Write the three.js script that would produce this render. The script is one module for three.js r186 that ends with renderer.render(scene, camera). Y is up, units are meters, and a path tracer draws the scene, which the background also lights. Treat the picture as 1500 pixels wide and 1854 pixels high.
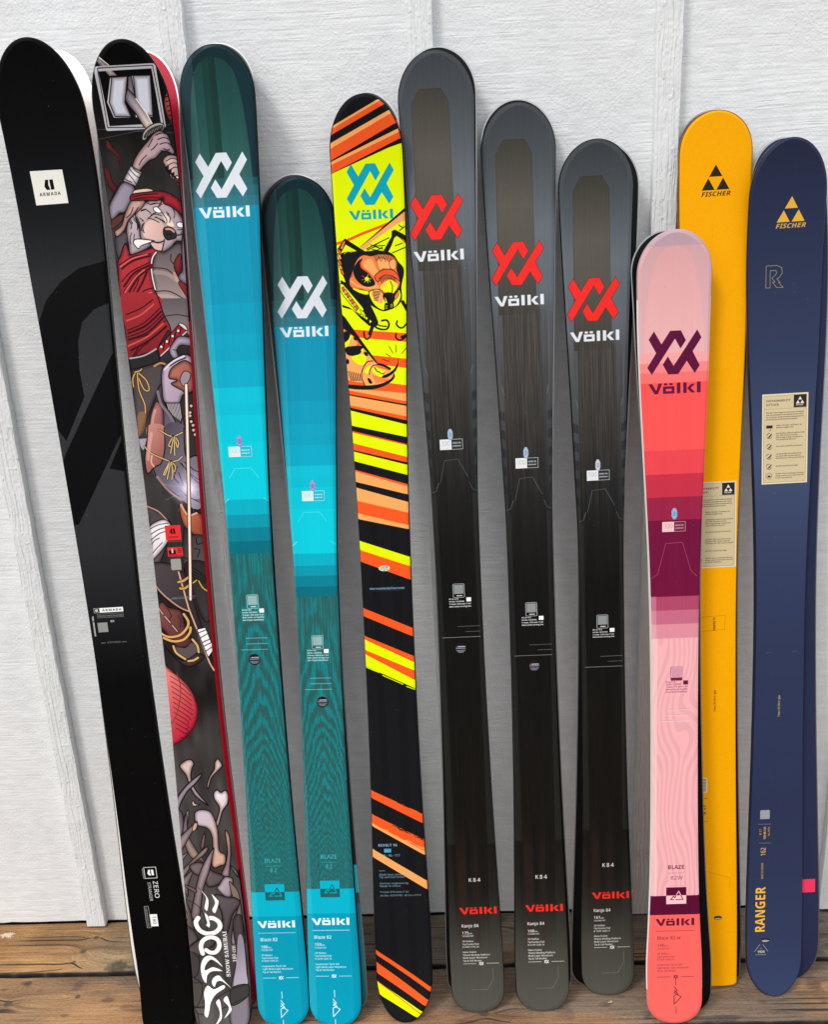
import * as THREE from 'three';
import { mergeGeometries } from 'three/addons/utils/BufferGeometryUtils.js';

// ---------- camera, sky, sun, exposure ----------
const scene = new THREE.Scene();
const camera = new THREE.PerspectiveCamera(58.812, 829 / 1024, 0.05, 200);
camera.rotation.order = 'YXZ';
camera.position.set(0.82707, 1.47695, 1.66766);
camera.rotation.set(-0.30770, 0.03852, -0.05113);
const renderer = new THREE.WebGLRenderer({ antialias: true });
renderer.setSize(829, 1024);
renderer.toneMapping = THREE.LinearToneMapping;
renderer.toneMappingExposure = 1.28;
renderer.shadowMap.enabled = true;
const SUN = new THREE.Vector3(-0.62, 1.15, 0.75).normalize();
{
  const W = 256, H = 128, d = new Float32Array(W * H * 4);
  for (let r = 0; r < H; r++) for (let c = 0; c < W; c++) {
    const el = ((r + 0.5) / H - 0.5) * Math.PI, az = ((c + 0.5) / W - 0.5) * 2 * Math.PI;
    const x = Math.cos(az) * Math.cos(el), y = Math.sin(el), z = Math.sin(az) * Math.cos(el);
    const cs = x * SUN.x + y * SUN.y + z * SUN.z;
    let v = y > 0 ? 0.62 + 0.55 * y : 0.62 * Math.exp(y * 12) + 0.04 * (1 - Math.exp(y * 12));
    v += Math.max(0, y + 0.1) * 0.9 * Math.pow(Math.max(0, cs), 6);
    const i = (r * W + c) * 4;
    d[i] = v * 0.985; d[i + 1] = v; d[i + 2] = v * 1.035; d[i + 3] = 1;
  }
  const t = new THREE.DataTexture(d, W, H, THREE.RGBAFormat, THREE.FloatType);
  t.mapping = THREE.EquirectangularReflectionMapping; t.magFilter = THREE.LinearFilter; t.needsUpdate = true;
  scene.background = t; scene.environment = t;
}
const sun = new THREE.DirectionalLight(0xfff9f1, 1.25);
sun.position.copy(SUN).multiplyScalar(8).add(new THREE.Vector3(0.7, 0.8, 0));
sun.target.position.set(0.7, 0.8, 0);
sun.castShadow = true; sun.shadow.radius = 26; sun.shadow.mapSize.set(2048, 2048);
Object.assign(sun.shadow.camera, { left: -3, right: 3, top: 3, bottom: -3, near: 1, far: 20 });
scene.add(sun, sun.target);

// ---------- helpers ----------
function rng(seed) { let a = seed >>> 0; return () => { a = (a + 0x6D2B79F5) | 0; let t = Math.imul(a ^ (a >>> 15), 1 | a); t = (t + Math.imul(t ^ (t >>> 7), 61 | t)) ^ t; return ((t ^ (t >>> 14)) >>> 0) / 4294967296; }; }
const PERM = new Float32Array(65536); { const r = rng(77); for (let i = 0; i < 65536; i++) PERM[i] = r(); }
const hash = (x, y) => PERM[((x * 73856093) ^ (y * 19349663)) & 65535];
function vn(x, y, px = 0, py = 0) {     // value noise, tiling every px, py cells when given
  let x0 = Math.floor(x), y0 = Math.floor(y); const fx = x - x0, fy = y - y0, sx = fx * fx * (3 - 2 * fx), sy = fy * fy * (3 - 2 * fy);
  let x1 = x0 + 1, y1 = y0 + 1;
  if (px) { x0 = ((x0 % px) + px) % px; x1 = ((x1 % px) + px) % px; }
  if (py) { y0 = ((y0 % py) + py) % py; y1 = ((y1 % py) + py) % py; }
  const a = hash(x0, y0), b = hash(x1, y0), c = hash(x0, y1), e = hash(x1, y1);
  return a + (b - a) * sx + (c - a) * sy + (a - b - c + e) * sx * sy;
}
const clamp = (x, a = 0, b = 1) => Math.min(b, Math.max(a, x)), mixv = (a, b, t) => a + (b - a) * t;
const smooth = (a, b, x) => { const t = clamp((x - a) / (b - a)); return t * t * (3 - 2 * t); };
function dataTex(W, H, fn, srgb) {
  const d = new Uint8Array(W * H * 4), o = [0, 0, 0];
  for (let y = 0; y < H; y++) for (let x = 0; x < W; x++) { fn(x, y, o); const i = (y * W + x) * 4; d[i] = clamp(o[0], 0, 255); d[i + 1] = clamp(o[1], 0, 255); d[i + 2] = clamp(o[2], 0, 255); d[i + 3] = 255; }
  const t = new THREE.DataTexture(d, W, H); t.wrapS = t.wrapT = THREE.RepeatWrapping; t.magFilter = THREE.LinearFilter; t.needsUpdate = true;
  if (srgb) t.colorSpace = THREE.SRGBColorSpace;
  return t;
}
const used = {};
function numbered(n) { used[n] = (used[n] ?? -1) + 1; return used[n] ? n + '_' + String(used[n]).padStart(3, '0') : n; }
function part(name, geo, mat, parent, label) { const m = new THREE.Mesh(geo, mat); m.name = numbered(name); m.castShadow = m.receiveShadow = true; if (label) m.userData.label = label; parent.add(m); return m; }
function thing(name, label, category, group) { const g = new THREE.Group(); g.name = numbered(name); g.userData = { label, category }; if (group) g.userData.group = group; scene.add(g); return g; }

// ---------- wall: rough-sawn plywood panels with battens ----------
// horizontal saw marks: strips of fine ridges broken by patches where thick paint fills them
const T = 1.2;                                        // metres per repeat
const NX = 2048, NY = 2048;
const panelH = new Float32Array(NX * NY);
for (let y = 0; y < NY; y++) for (let x = 0; x < NX; x++) {
  const u = x / NX, v = y / NY, wob = 1.1 * vn(u * 9, v * 8, 9, 8);
  const l1 = vn(u * 15, v * 290 + wob, 15, 0), l2 = vn(u * 26 + 7, v * 520 + wob * 1.6, 26, 0), l3 = vn(u * 70, v * 380 + wob, 70, 0);
  const saw = 0.5 * l1 + 0.3 * l2 + 0.2 * l3;
  const patch = smooth(0.25, 0.65, vn(u * 6, v * 11, 6, 11) * 0.55 + vn(u * 22, v * 40, 22, 40) * 0.45);
  const blob = vn(u * 310, v * 340, 310, 340) * 0.55 + vn(u * 660, v * 700, 660, 700) * 0.45;
  const groove = smooth(0.7, 0.92, l1 * 0.6 + l2 * 0.4);
  panelH[y * NX + x] = 0.22 + 0.42 * saw * (0.3 + 0.7 * patch) + 0.36 * blob * (1 - 0.45 * patch) - 0.3 * groove * patch;
}
const panelBump = dataTex(NX, NY, (x, y, o) => { o[0] = o[1] = o[2] = 235 * clamp(panelH[y * NX + x]); });
const panelMap = dataTex(1024, 1024, (x, y, o) => {
  const u = x / 1024, v = y / 1024, h = panelH[(y * 2) * NX + x * 2];
  let k = 231 + 7 * (vn(u * 6, v * 5, 6, 5) - 0.5) + 10 * (vn(u * 60, v * 120, 60, 120) - 0.5) + 26 * (Math.min(h, 0.62) - 0.5);
  const sp = vn(u * 300, v * 300, 300, 300); if (sp > 0.985) k -= 60 * (sp - 0.985) / 0.015;
  o[0] = k * .988; o[1] = k * .998; o[2] = k * 1.003;
}, true);
const battenBump = dataTex(512, 2048, (x, y, o) => {
  const u = x / 512, v = y / 2048, w = 2 * vn(u * 3, v * 9, 3, 9);
  const gx = u * 26 + w;
  const grain = vn(gx, v * 8) * 0.6 + vn(gx * 2.2, v * 22) * 0.4;
  const blob = vn(u * 22, v * 110, 22, 110);
  const chip = smooth(0.86, 0.95, vn(u * 14 + 3, v * 60, 0, 60));
  o[0] = o[1] = o[2] = 230 * clamp(0.66 * grain + 0.2 * blob + 0.14 - 0.25 * chip);
});
const wallMat = new THREE.MeshStandardMaterial({ map: panelMap, bumpMap: panelBump, bumpScale: 0.0019, roughness: 0.55 });
const battenMat = new THREE.MeshStandardMaterial({ color: 0xe4e7e7, bumpMap: battenBump, bumpScale: 0.0026, roughness: 0.5 });
const wall = thing('wall', 'white painted board and batten wall with rough horizontal saw marks behind the skis', 'wall');
const SP = 0.4064, BW = 0.0425;
{
  const H = 3.0;
  for (let i = -4; i < 9; i++) {                       // one sheet of panelling between each two battens
    const x0 = i * SP, x1 = x0 + SP, n = 26, g = new THREE.BoxGeometry(x1 - x0, H, 0.016, n, 1, 1);
    const r = rng(i + 50), p = g.attributes.position, uv = g.attributes.uv;
    for (let k = 0; k < p.count; k++) {
      const X = p.getX(k) + (x0 + x1) / 2; let Y = p.getY(k) + H / 2;
      if (Y < 0.01) Y = 0.0018 + 0.0026 * vn(X * 45, 3.3);
      p.setXYZ(k, X, Y, p.getZ(k) - 0.008);
      uv.setXY(k, X / T + i * 0.37, Y / T + i * 0.21);
    }
    g.computeVertexNormals();
    part('wall_panel', g, wallMat, wall);
  }
  const foot = new THREE.BoxGeometry(5.4, 0.3, 0.05); foot.translate(0.8, 0.11, -0.045);
  part('sill_plate', foot, new THREE.MeshStandardMaterial({ color: 0x2a2521, roughness: .9 }), wall);  // unseen dark box, added to stop light leaking in under the panels
  const prof = [[-0.95, 0], [-1, 0.16], [-1, 0.9], [-0.975, 0.975], [-0.93, 1], [0.93, 1], [0.975, 0.975], [1, 0.9], [1, 0.16], [0.95, 0]];
  for (let i = -3; i < 8; i++) {                       // battens with hand-cut, slightly wavy edges
    const N = 260, pos = [], uv = [], idx = [], P = prof.length, hw = BW / 2, th = 0.0195;
    let per = [0]; for (let k = 1; k < P; k++) per.push(per[k - 1] + Math.hypot((prof[k][0] - prof[k - 1][0]) * hw, (prof[k][1] - prof[k - 1][1]) * th));
    for (let j = 0; j <= N; j++) {
      const f = j / N, y = 0.0015 + (j === 0 ? 0 : 0.004 + f * (H - 0.004));
      for (let k = 0; k < P; k++) {
        const [a, b] = prof[k], e = k < P / 2 ? 0 : 40;
        const wob = (vn(y * 70, i * 9 + e) - 0.5) * 0.0013 + (vn(y * 5, i * 7 + e) - 0.5) * 0.0016;
        const ragged = j === 0 ? 0.004 * hash(k + i * 13, 3) : 0;
        pos.push(i * SP + a * hw + wob * Math.abs(a), y + ragged + (b < .5 ? 0 : 0), b * th + (b > .5 ? (vn(y * 40, i * 5 + k) - 0.5) * 0.0008 : 0));
        uv.push(per[k] / 0.08 + i * 0.3, y / 0.6 + i * 0.17);
      }
    }
    for (let j = 0; j < N; j++) for (let k = 0; k < P - 1; k++) { const a = j * P + k, b = a + 1, c = a + P, d = c + 1; idx.push(a, b, d, a, d, c); }
    for (let k = 1; k < P - 1; k++) idx.push(0, k + 1, k);
    let g = new THREE.BufferGeometry(); g.setAttribute('position', new THREE.Float32BufferAttribute(pos, 3)); g.setAttribute('uv', new THREE.Float32BufferAttribute(uv, 2)); g.setIndex(idx.map((v, q) => v));
    // flip winding so that faces look outwards
    const ia = g.index.array; for (let q = 0; q < ia.length; q += 3) { const s = ia[q]; ia[q] = ia[q + 1]; ia[q + 1] = s; }
    g = g.toNonIndexed(); g.computeVertexNormals();
    const gi = smoothNormals(g, 0.93);
    part('batten', gi, battenMat, wall);
  }
}
function smoothNormals(g, cosMin) {                    // averages normals of coincident corners that meet at a small angle
  const p = g.attributes.position, n = g.attributes.normal, map = new Map(), out = new Float32Array(n.array.length);
  for (let i = 0; i < p.count; i++) { const k = Math.round(p.getX(i) * 2e5) + '_' + Math.round(p.getY(i) * 2e5) + '_' + Math.round(p.getZ(i) * 2e5); (map.get(k) ?? map.set(k, []).get(k)).push(i); }
  for (const l of map.values()) for (const i of l) {
    let x = 0, y = 0, z = 0;
    for (const j of l) { const d = n.getX(i) * n.getX(j) + n.getY(i) * n.getY(j) + n.getZ(i) * n.getZ(j); if (d > cosMin) { x += n.getX(j); y += n.getY(j); z += n.getZ(j); } }
    const L = Math.hypot(x, y, z) || 1; out[i * 3] = x / L; out[i * 3 + 1] = y / L; out[i * 3 + 2] = z / L;
  }
  g.setAttribute('normal', new THREE.BufferAttribute(out, 3)); return g;
}

// ---------- deck: weathered boards along the wall ----------
const deck = new THREE.Group(); deck.name = 'deck_floor'; deck.userData = { kind: 'structure' }; scene.add(deck);
{
  const BL = 2.4, PITCH = 0.1552, GAP = 0.0075, BWID = PITCH - GAP, texW = 2048, texH = 320;
  function boardTex(seed, knots, tint) {
    const hgt = new Float32Array(texW * texH), col = new Float32Array(texW * texH * 3);
    for (let y = 0; y < texH; y++) for (let x = 0; x < texW; x++) {
      const X = x / texW * BL, Z = y / texH * BWID;      // metres along and across
      let d = 0, kn = 0, ring = 0;
      for (const [kx, kz, kr, cr] of knots) {
        const dx = (X - kx) / 1.5, dz = Z - kz, q = Math.hypot(dx, dz);
        d += kr * 1.4 * Math.exp(-Math.pow(q / (kr * 2.6), 2)) * Math.sign(dz || 1);
        const qq = Math.hypot((X - kx) / 1.15, dz) + kr * 0.35 * (vn(X * 160, Z * 160 + kx * 50) - 0.5); if (qq < kr) { kn = Math.max(kn, smooth(kr, kr * 0.6, qq)); ring = qq / kr; }
      }
      const zz = Z + d + 0.012 * vn(X * 1.7 + seed, Z * 9) ;
      const g1 = vn(X * 3 + seed * 7, zz * 230), g2 = vn(X * 16 + seed * 3, zz * 640), g3 = vn(X * 260, zz * 900 + seed);
      const wash = vn(X * 5 + seed * 2, Z * 16 + seed), wash2 = vn(X * 17 + 3 * seed, Z * 40);
      const ridge = 0.5 * g1 + 0.32 * g2 + 0.18 * g3;
      const line = smooth(0.62, 0.8, ridge);
      const crack = smooth(0.8, 0.86, vn(X * 3.1 + seed * 5, zz * 240 + 31)) * smooth(0.42, 0.6, vn(X * 4 + 9 + seed, Z * 12));
      let r = 122 + 34 * (wash - 0.5) + 26 * (wash2 - 0.5) - 34 * line + 34 * (g2 - 0.5) + 26 * (g3 - .5), gr = 97 + 28 * (wash - 0.5) + 20 * (wash2 - 0.5) - 30 * line + 31 * (g2 - 0.5) + 24 * (g3 - .5), b = 70 + 20 * (wash - 0.5) + 12 * (wash2 - 0.5) - 24 * line + 26 * (g2 - 0.5) + 20 * (g3 - .5);
      const gx = smooth(0.55, 1.5, X + .2 * (vn(X * 2, Z * 9 + seed) - .5)), lum = mixv(1.1, .98, gx); r *= tint[0] * lum * mixv(1, .93, gx); gr *= tint[1] * lum * mixv(1.02, 1.04, gx); b *= tint[2] * lum * mixv(1.02, 1.24, gx);  // brightness falls left to right, shade painted into the board colour; tone greyer too
      const orange = smooth(0.55, 0.85, vn(X * 3.4 + 11 + seed, Z * 14 + 5)); r += 15 * orange; gr += 1 * orange; b -= 12 * orange;
      const scuff = smooth(0.72, 0.9, vn(X * 26 + seed, Z * 60 + 8)) * smooth(0.4, .7, vn(X * 3, Z * 5 + seed)); r -= 36 * scuff; gr -= 30 * scuff; b -= 20 * scuff;
      const kd = kn * (0.42 + 0.45 * vn(ring * 9, X * 60)); r = mixv(r, 62, kd); gr = mixv(gr, 50, kd); b = mixv(b, 40, kd);
      const ck = crack; r *= 1 - 0.6 * ck; gr *= 1 - 0.6 * ck; b *= 1 - 0.6 * ck;
      const ez = Math.min(Z, BWID - Z), edge = 0.3 * smooth(0.006, 0, ez) + 0.68 * smooth(0.0034, 0.0012, ez + 0.0012 * (vn(X * 60, seed) - .5)); r *= 1 - edge; gr *= 1 - edge; b *= 1 - edge;
      if (seed === 1) { const pt = smooth(0.6, 0.7, vn(X * 330, Z * 330) * .75 + .55 * smooth(.016, .002, Math.hypot((X - .553) * .7, (Z - .034) * 1.4))); r = mixv(r, 214, pt * .8 * smooth(.03, .01, Math.hypot(X - .553, Z - .034))); gr = mixv(gr, 206, pt * .8 * smooth(.03, .01, Math.hypot(X - .553, Z - .034))); b = mixv(b, 192, pt * .8 * smooth(.03, .01, Math.hypot(X - .553, Z - .034))); }
      const i = y * texW + x; hgt[i] = 0.55 + 0.5 * (ridge - 0.5) - 0.7 * ck - 0.1 * kn + 0.15 * (g3 - .5); col[i * 3] = r; col[i * 3 + 1] = gr; col[i * 3 + 2] = b;
    }
    return [dataTex(texW, texH, (x, y, o) => { const i = (y * texW + x) * 3; o[0] = col[i]; o[1] = col[i + 1]; o[2] = col[i + 2]; }, true), dataTex(texW, texH, (x, y, o) => { o[0] = o[1] = o[2] = 255 * clamp(hgt[y * texW + x]); })];
  }
  // board texture starts at x = -0.75; knots as [along, across, radius]
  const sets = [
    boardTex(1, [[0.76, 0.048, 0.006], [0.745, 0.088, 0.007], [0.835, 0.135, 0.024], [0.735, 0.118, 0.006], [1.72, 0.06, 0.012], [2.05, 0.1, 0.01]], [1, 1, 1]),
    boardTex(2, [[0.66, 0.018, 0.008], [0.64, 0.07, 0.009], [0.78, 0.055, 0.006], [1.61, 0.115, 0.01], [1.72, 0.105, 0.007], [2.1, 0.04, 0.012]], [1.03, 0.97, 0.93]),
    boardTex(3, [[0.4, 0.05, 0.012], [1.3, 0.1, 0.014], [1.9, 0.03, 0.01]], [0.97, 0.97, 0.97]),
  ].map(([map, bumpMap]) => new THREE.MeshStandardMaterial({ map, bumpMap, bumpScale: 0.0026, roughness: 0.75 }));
  const geos = [];
  const bevel = 0.003, prof = [[0, -0.036], [0, -bevel], [bevel * 0.4, -bevel * 0.35], [bevel, 0], [BWID / 2, 0.0004], [BWID - bevel, 0], [BWID - bevel * 0.4, -bevel * 0.35], [BWID, -bevel], [BWID, -0.036]];
  for (let v = 0; v < 3; v++) {
    const pos = [], uv = [], idx = [], N = 90, P = prof.length;
    for (let j = 0; j <= N; j++) for (let k = 0; k < P; k++) {
      const X = j / N * BL, [z, y] = prof[k], e = (vn(X * 22, v * 7 + (k > 4 ? 30 : 0)) - 0.5) * 0.0022 * (k === 4 ? 0 : 1);
      pos.push(X - 0.75, y, z + e); uv.push(X / BL, clamp((k === 0 ? -0.003 : k === P - 1 ? BWID + 0.003 : z) / BWID, 0.01, 0.99));
    }
    for (let j = 0; j < N; j++) for (let k = 0; k < P - 1; k++) { const a = j * P + k, b = a + 1, c = a + P, d = c + 1; idx.push(a, b, d, a, d, c); }
    const g = new THREE.BufferGeometry(); g.setAttribute('position', new THREE.Float32BufferAttribute(pos, 3)); g.setAttribute('uv', new THREE.Float32BufferAttribute(uv, 2)); g.setIndex(idx); const gn = g.toNonIndexed(); gn.computeVertexNormals(); geos.push(smoothNormals(gn, 0.6));
  }
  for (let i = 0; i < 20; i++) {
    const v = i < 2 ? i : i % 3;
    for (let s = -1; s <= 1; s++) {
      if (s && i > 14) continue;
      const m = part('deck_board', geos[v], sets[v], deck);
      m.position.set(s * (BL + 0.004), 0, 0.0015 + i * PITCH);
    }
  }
  const sub = new THREE.BoxGeometry(7.2, 0.03, 3.2); sub.translate(0.45, -0.056, 1.56);
  part('subfloor', sub, new THREE.MeshStandardMaterial({ color: 0x1c1612, roughness: 0.9 }), deck);
}

// ---------- drawing in ski millimetres: x across from the centre line, y down from the tip ----------
let ctx, LEN, HALF = 0, AIRBRUSH = false;
const TW = 448, TH = 2048, MMW = 150;
function topTex(Lmm, draw) {                          // two canvases: tip half, tail half
  return [0, 1].map((half) => {
    const c = document.createElement('canvas'); c.width = TW; c.height = TH; ctx = c.getContext('2d'); LEN = Lmm; HALF = half;
    ctx.setTransform(TW / MMW, 0, 0, 2 * TH / Lmm, TW / 2, -half * TH); ctx.lineJoin = 'round'; ctx.lineCap = 'round';
    draw(Lmm); wear(Lmm);
    const t = new THREE.CanvasTexture(c); t.colorSpace = THREE.SRGBColorSpace; t.magFilter = THREE.LinearFilter; return t;
  });
}
let seedWear = 5;
function wear(L) {                                      // dust specks and hairline scratches
  const r = rng(seedWear++ >> 1);
  for (let i = 0; i < 46; i++) { const x = (r() - .5) * 110, y = r() * L, q = .25 + r() * .45; ctx.fillStyle = r() > .3 ? 'rgba(235,235,230,' + (.15 + r() * .3) + ')' : 'rgba(10,10,10,.25)'; ctx.beginPath(); ctx.arc(x, y, q, 0, 7); ctx.fill(); }
  for (let i = 0; i < 16; i++) { const x = (r() - .5) * 90, y = r() * L, l = 8 + r() * 60, a = (r() - .5) * 1.2; line(r() > .4 ? 'rgba(255,255,255,.10)' : 'rgba(0,0,0,.12)', .3, x, y, x + Math.sin(a) * l * .4, y + l); }
}
function R(col, x, y, w, h) { ctx.fillStyle = col; ctx.fillRect(x, y, w, h); }
function poly(col, s, dx = 0, dy = 0, k = 1) { const n = s.trim().split(/[ ,]+/).map(Number); ctx.beginPath(); for (let i = 0; i < n.length; i += 2) ctx[i ? 'lineTo' : 'moveTo'](dx + n[i] * k, dy + n[i + 1] * k); ctx.closePath(); ctx.fillStyle = col; ctx.fill(); }
function line(col, lw, ...n) { ctx.strokeStyle = col; ctx.lineWidth = lw; ctx.beginPath(); for (let i = 0; i < n.length; i += 2) ctx[i ? 'lineTo' : 'moveTo'](n[i], n[i + 1]); ctx.stroke(); }
function D(mode, fill, stroke, lw, s) {               // smooth (S, s) or straight (P, p), closed (capital) or open path
  const n = s.split(' ').map(Number), p = []; for (let i = 0; i < n.length; i += 2) p.push([n[i], n[i + 1]]);
  const closed = mode === 'S' || mode === 'P', N = p.length, at = (i) => closed ? p[(i + N) % N] : p[clamp(i, 0, N - 1)];
  ctx.beginPath(); ctx.moveTo(...p[0]);
  for (let i = 0; i < (closed ? N : N - 1); i++) {
    const a = at(i - 1), b = at(i), c = at(i + 1), d = at(i + 2);
    if (mode === 'S' || mode === 's') ctx.bezierCurveTo(b[0] + (c[0] - a[0]) / 6, b[1] + (c[1] - a[1]) / 6, c[0] - (d[0] - b[0]) / 6, c[1] - (d[1] - b[1]) / 6, c[0], c[1]);
    else ctx.lineTo(...c);
  }
  if (closed) ctx.closePath();
  if (fill) {
    const q = fill.split(/[>^]/);
    if (q[1]) {
      const xs = p.map((v) => v[0]), ys = p.map((v) => v[1]), x0 = Math.min(...xs), x1 = Math.max(...xs), y0 = Math.min(...ys), y1 = Math.max(...ys);
      const g = fill.includes('>') ? ctx.createLinearGradient(x0, (y0 + y1) / 2 - (y1 - y0) * .2, x1, (y0 + y1) / 2 + (y1 - y0) * .2) : ctx.createLinearGradient(x0, y0, x0, y1);
      g.addColorStop(0, q[0]); g.addColorStop(1, q[1]); ctx.fillStyle = g;
    } else ctx.fillStyle = fill;
    ctx.fill();
    if (AIRBRUSH && q[1] && lw > .5) { ctx.save(); ctx.clip(); for (const [w, al] of [[11, .13], [6.5, .2], [3, .26]]) { ctx.strokeStyle = 'rgba(24,10,14,' + al + ')'; ctx.lineWidth = w; ctx.stroke(); } ctx.translate(-.9, -1.2); ctx.strokeStyle = 'rgba(255,228,205,.16)'; ctx.lineWidth = 2; ctx.stroke(); ctx.restore(); }
  }
  if (stroke && lw) { ctx.strokeStyle = stroke; ctx.lineWidth = AIRBRUSH ? lw * 1.3 : lw; ctx.stroke(); }
}
function glow(x, y, r) { const g = ctx.createRadialGradient(x, y, 0, x, y, r); g.addColorStop(0, 'rgba(255,253,255,1)'); g.addColorStop(.18, 'rgba(238,232,250,.9)'); g.addColorStop(.45, 'rgba(200,190,222,.5)'); g.addColorStop(1, 'rgba(180,170,200,0)'); ctx.fillStyle = g; ctx.beginPath(); ctx.arc(x, y, r, 0, 7); ctx.fill(); for (let i = 0; i < 10; i++) { const a = i * 0.628 + .2; line('rgba(225,220,240,.35)', .8, x, y, x + Math.cos(a) * r * 1.2, y + Math.sin(a) * r * 1.2); } }
function text(s, x, y, size, col, o = {}) {             // y is the baseline; o.w fits the width in mm
  ctx.save(); ctx.translate(x, y); if (o.rot) ctx.rotate(o.rot); if (o.skew) ctx.transform(1, 0, o.skew, 1, 0, 0);
  ctx.font = (o.bold ? 'bold ' : '') + '40px ' + (o.font || 'sans-serif'); const k = size / 29; let kx = k;
  const sp = o.sp ?? 0, w0 = [...s].reduce((a, ch) => a + ctx.measureText(ch).width + sp, 0) - sp;
  if (o.w) kx = o.w / w0;
  ctx.scale(kx, k); ctx.fillStyle = col; ctx.textAlign = 'left'; let px = o.align === 'center' ? -w0 / 2 : o.align === 'right' ? -w0 : 0;
  for (const ch of s) { ctx.fillText(ch, px, 0); px += ctx.measureText(ch).width + sp; }
  ctx.restore();
}
// fills a rectangle of the drawing pixel by pixel; fn(x, y) in mm returns [r, g, b, a]
function pix(x, y, w, h, fn) {
  const lo = Math.max(y, HALF * LEN / 2 - 2), hi = Math.min(y + h, (HALF + 1) * LEN / 2 + 2); if (hi <= lo) return;
  const nw = Math.max(2, Math.round(w * TW / MMW)), nh = Math.max(2, Math.round((hi - lo) * 2 * TH / LEN)), c = document.createElement('canvas'); c.width = nw; c.height = nh;
  const g = c.getContext('2d'), im = g.createImageData(nw, nh);
  for (let j = 0; j < nh; j++) for (let i = 0; i < nw; i++) { const v = fn(x + (i + .5) / nw * w, lo + (j + .5) / nh * (hi - lo)), q = (j * nw + i) * 4; im.data[q] = v[0]; im.data[q + 1] = v[1]; im.data[q + 2] = v[2]; im.data[q + 3] = 255 * (v[3] ?? 1); }
  g.putImageData(im, 0, 0); ctx.drawImage(c, x, lo, w, hi - lo);
}
// long-ways brushed streaks
function brushed(y0, y1, amount, light = 255) { pix(-75, y0, 150, y1 - y0, (x, y) => { const k = vn(x * 2.1, y * 0.006) * .6 + vn(x * 4.3 + 50, y * .02) * .4 - .5; return k > 0 ? [light, light, light, k * amount] : [0, 0, 0, -k * amount]; }); }
// fine woven halftone over a band
function weave(y0, y1, col, a) { pix(-75, y0, 150, y1 - y0, (x, y) => { const k = (Math.sin((x + y) * 1.9) > 0 ? 1 : 0); return [...col, k * a]; }); }
const grad = (y0, y1, ...st) => { const g = ctx.createLinearGradient(0, y0, 0, y1); st.forEach(([t, c]) => g.addColorStop(t, c)); return g; };
// ---------- marks ----------
function wordmark(col, x, y, w) {                       // block lettering with two dots over the o
  const k = w / 100;
  poly(col, '0 .6 7.4 .3 15.2 13.8 19.4 0 26.6 0 18.6 20 11.9 20', x, y, k);
  ctx.fillStyle = col; ctx.beginPath(); ctx.rect(x + 28 * k, y + 6 * k, 22 * k, 14 * k); ctx.rect(x + 33.5 * k, y + 10.8 * k, 11 * k, 4.6 * k); ctx.fill('evenodd');
  for (const [a, b] of [[30, 6.6], [40.2, 6.6]]) R(col, x + a * k, y, b * k, 4 * k);
  R(col, x + 54.5 * k, y - .3 * k, 6.8 * k, 20.3 * k); R(col, x + 66.8 * k, y - .3 * k, 6.6 * k, 20.3 * k); R(col, x + 92.8 * k, y - .6 * k, 7.2 * k, 20.6 * k);
  poly(col, '81.6 3 89.4 3 81.2 11 90 19.8 82 19.8 74 11', x, y, k);
}
function crossmark(col, cx, cy, w, edge) {              // two interlocking angular letters
  ctx.save(); ctx.translate(cx, cy); ctx.rotate(.056); const k = w / 438; ctx.scale(k, k); ctx.translate(-583, -384);
  for (const s of ['405 213 473 318 540 207 628 202 674 282 633 352 583 270 405 573 364 515 432 393 364 282', '763 193 802 257 735 373 800 488 763 553 691 452 625 563 542 567 492 487 531 418 583 497']) { poly(col, s); if (edge) { ctx.strokeStyle = edge; ctx.lineWidth = 5; ctx.stroke(); } }
  ctx.restore();
}
function shieldmark(col, x, y, h) { const k = h / 100; poly(col, '22 0 56 0 48 50 62 100 24 100 4 66', x, y, k); poly(col, '66 0 104 0 108 100 70 100', x, y, k); }  // a split shield of two bars
function trimark(col, cx, y, w) { const h = w * .87, t = (a, b) => poly(col, `${cx + a * w} ${y + b * h} ${cx + (a - .235) * w} ${y + (b + .47) * h} ${cx + (a + .235) * w} ${y + (b + .47) * h}`); t(0, 0); t(-.265, .53); t(.265, .53); }
function codeTile(x, y, s, frame, tile, cap) { ctx.strokeStyle = frame; ctx.lineWidth = .8; ctx.beginPath(); ctx.roundRect(x - s / 2, y - s / 2, s, s * 1.25, 2); ctx.stroke(); R(tile, x - s * .42, y - s * .42, s * .84, s * .84); if (cap) R(cap, x - s * .2, y + s * .55, s * .5, s * .08); }
function specs(x, y, col, sq, five) {                   // small print and a check box
  const L = ['Ø 3.6 x 9.5', 'Art.No. V2210104', 'T=max. 570 mm=T G1', 'Boot center on long line', 'use of glue mandatory'];
  L.slice(0, five ? 5 : 4).forEach((s, i) => text(s, x, y + i * 4.6, 2.6, col, { bold: true, w: [17, 27, 39, 39, 38][i] }));
  R(sq, x + 31, y - 3.5, 8.4, 7.6);
}
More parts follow.
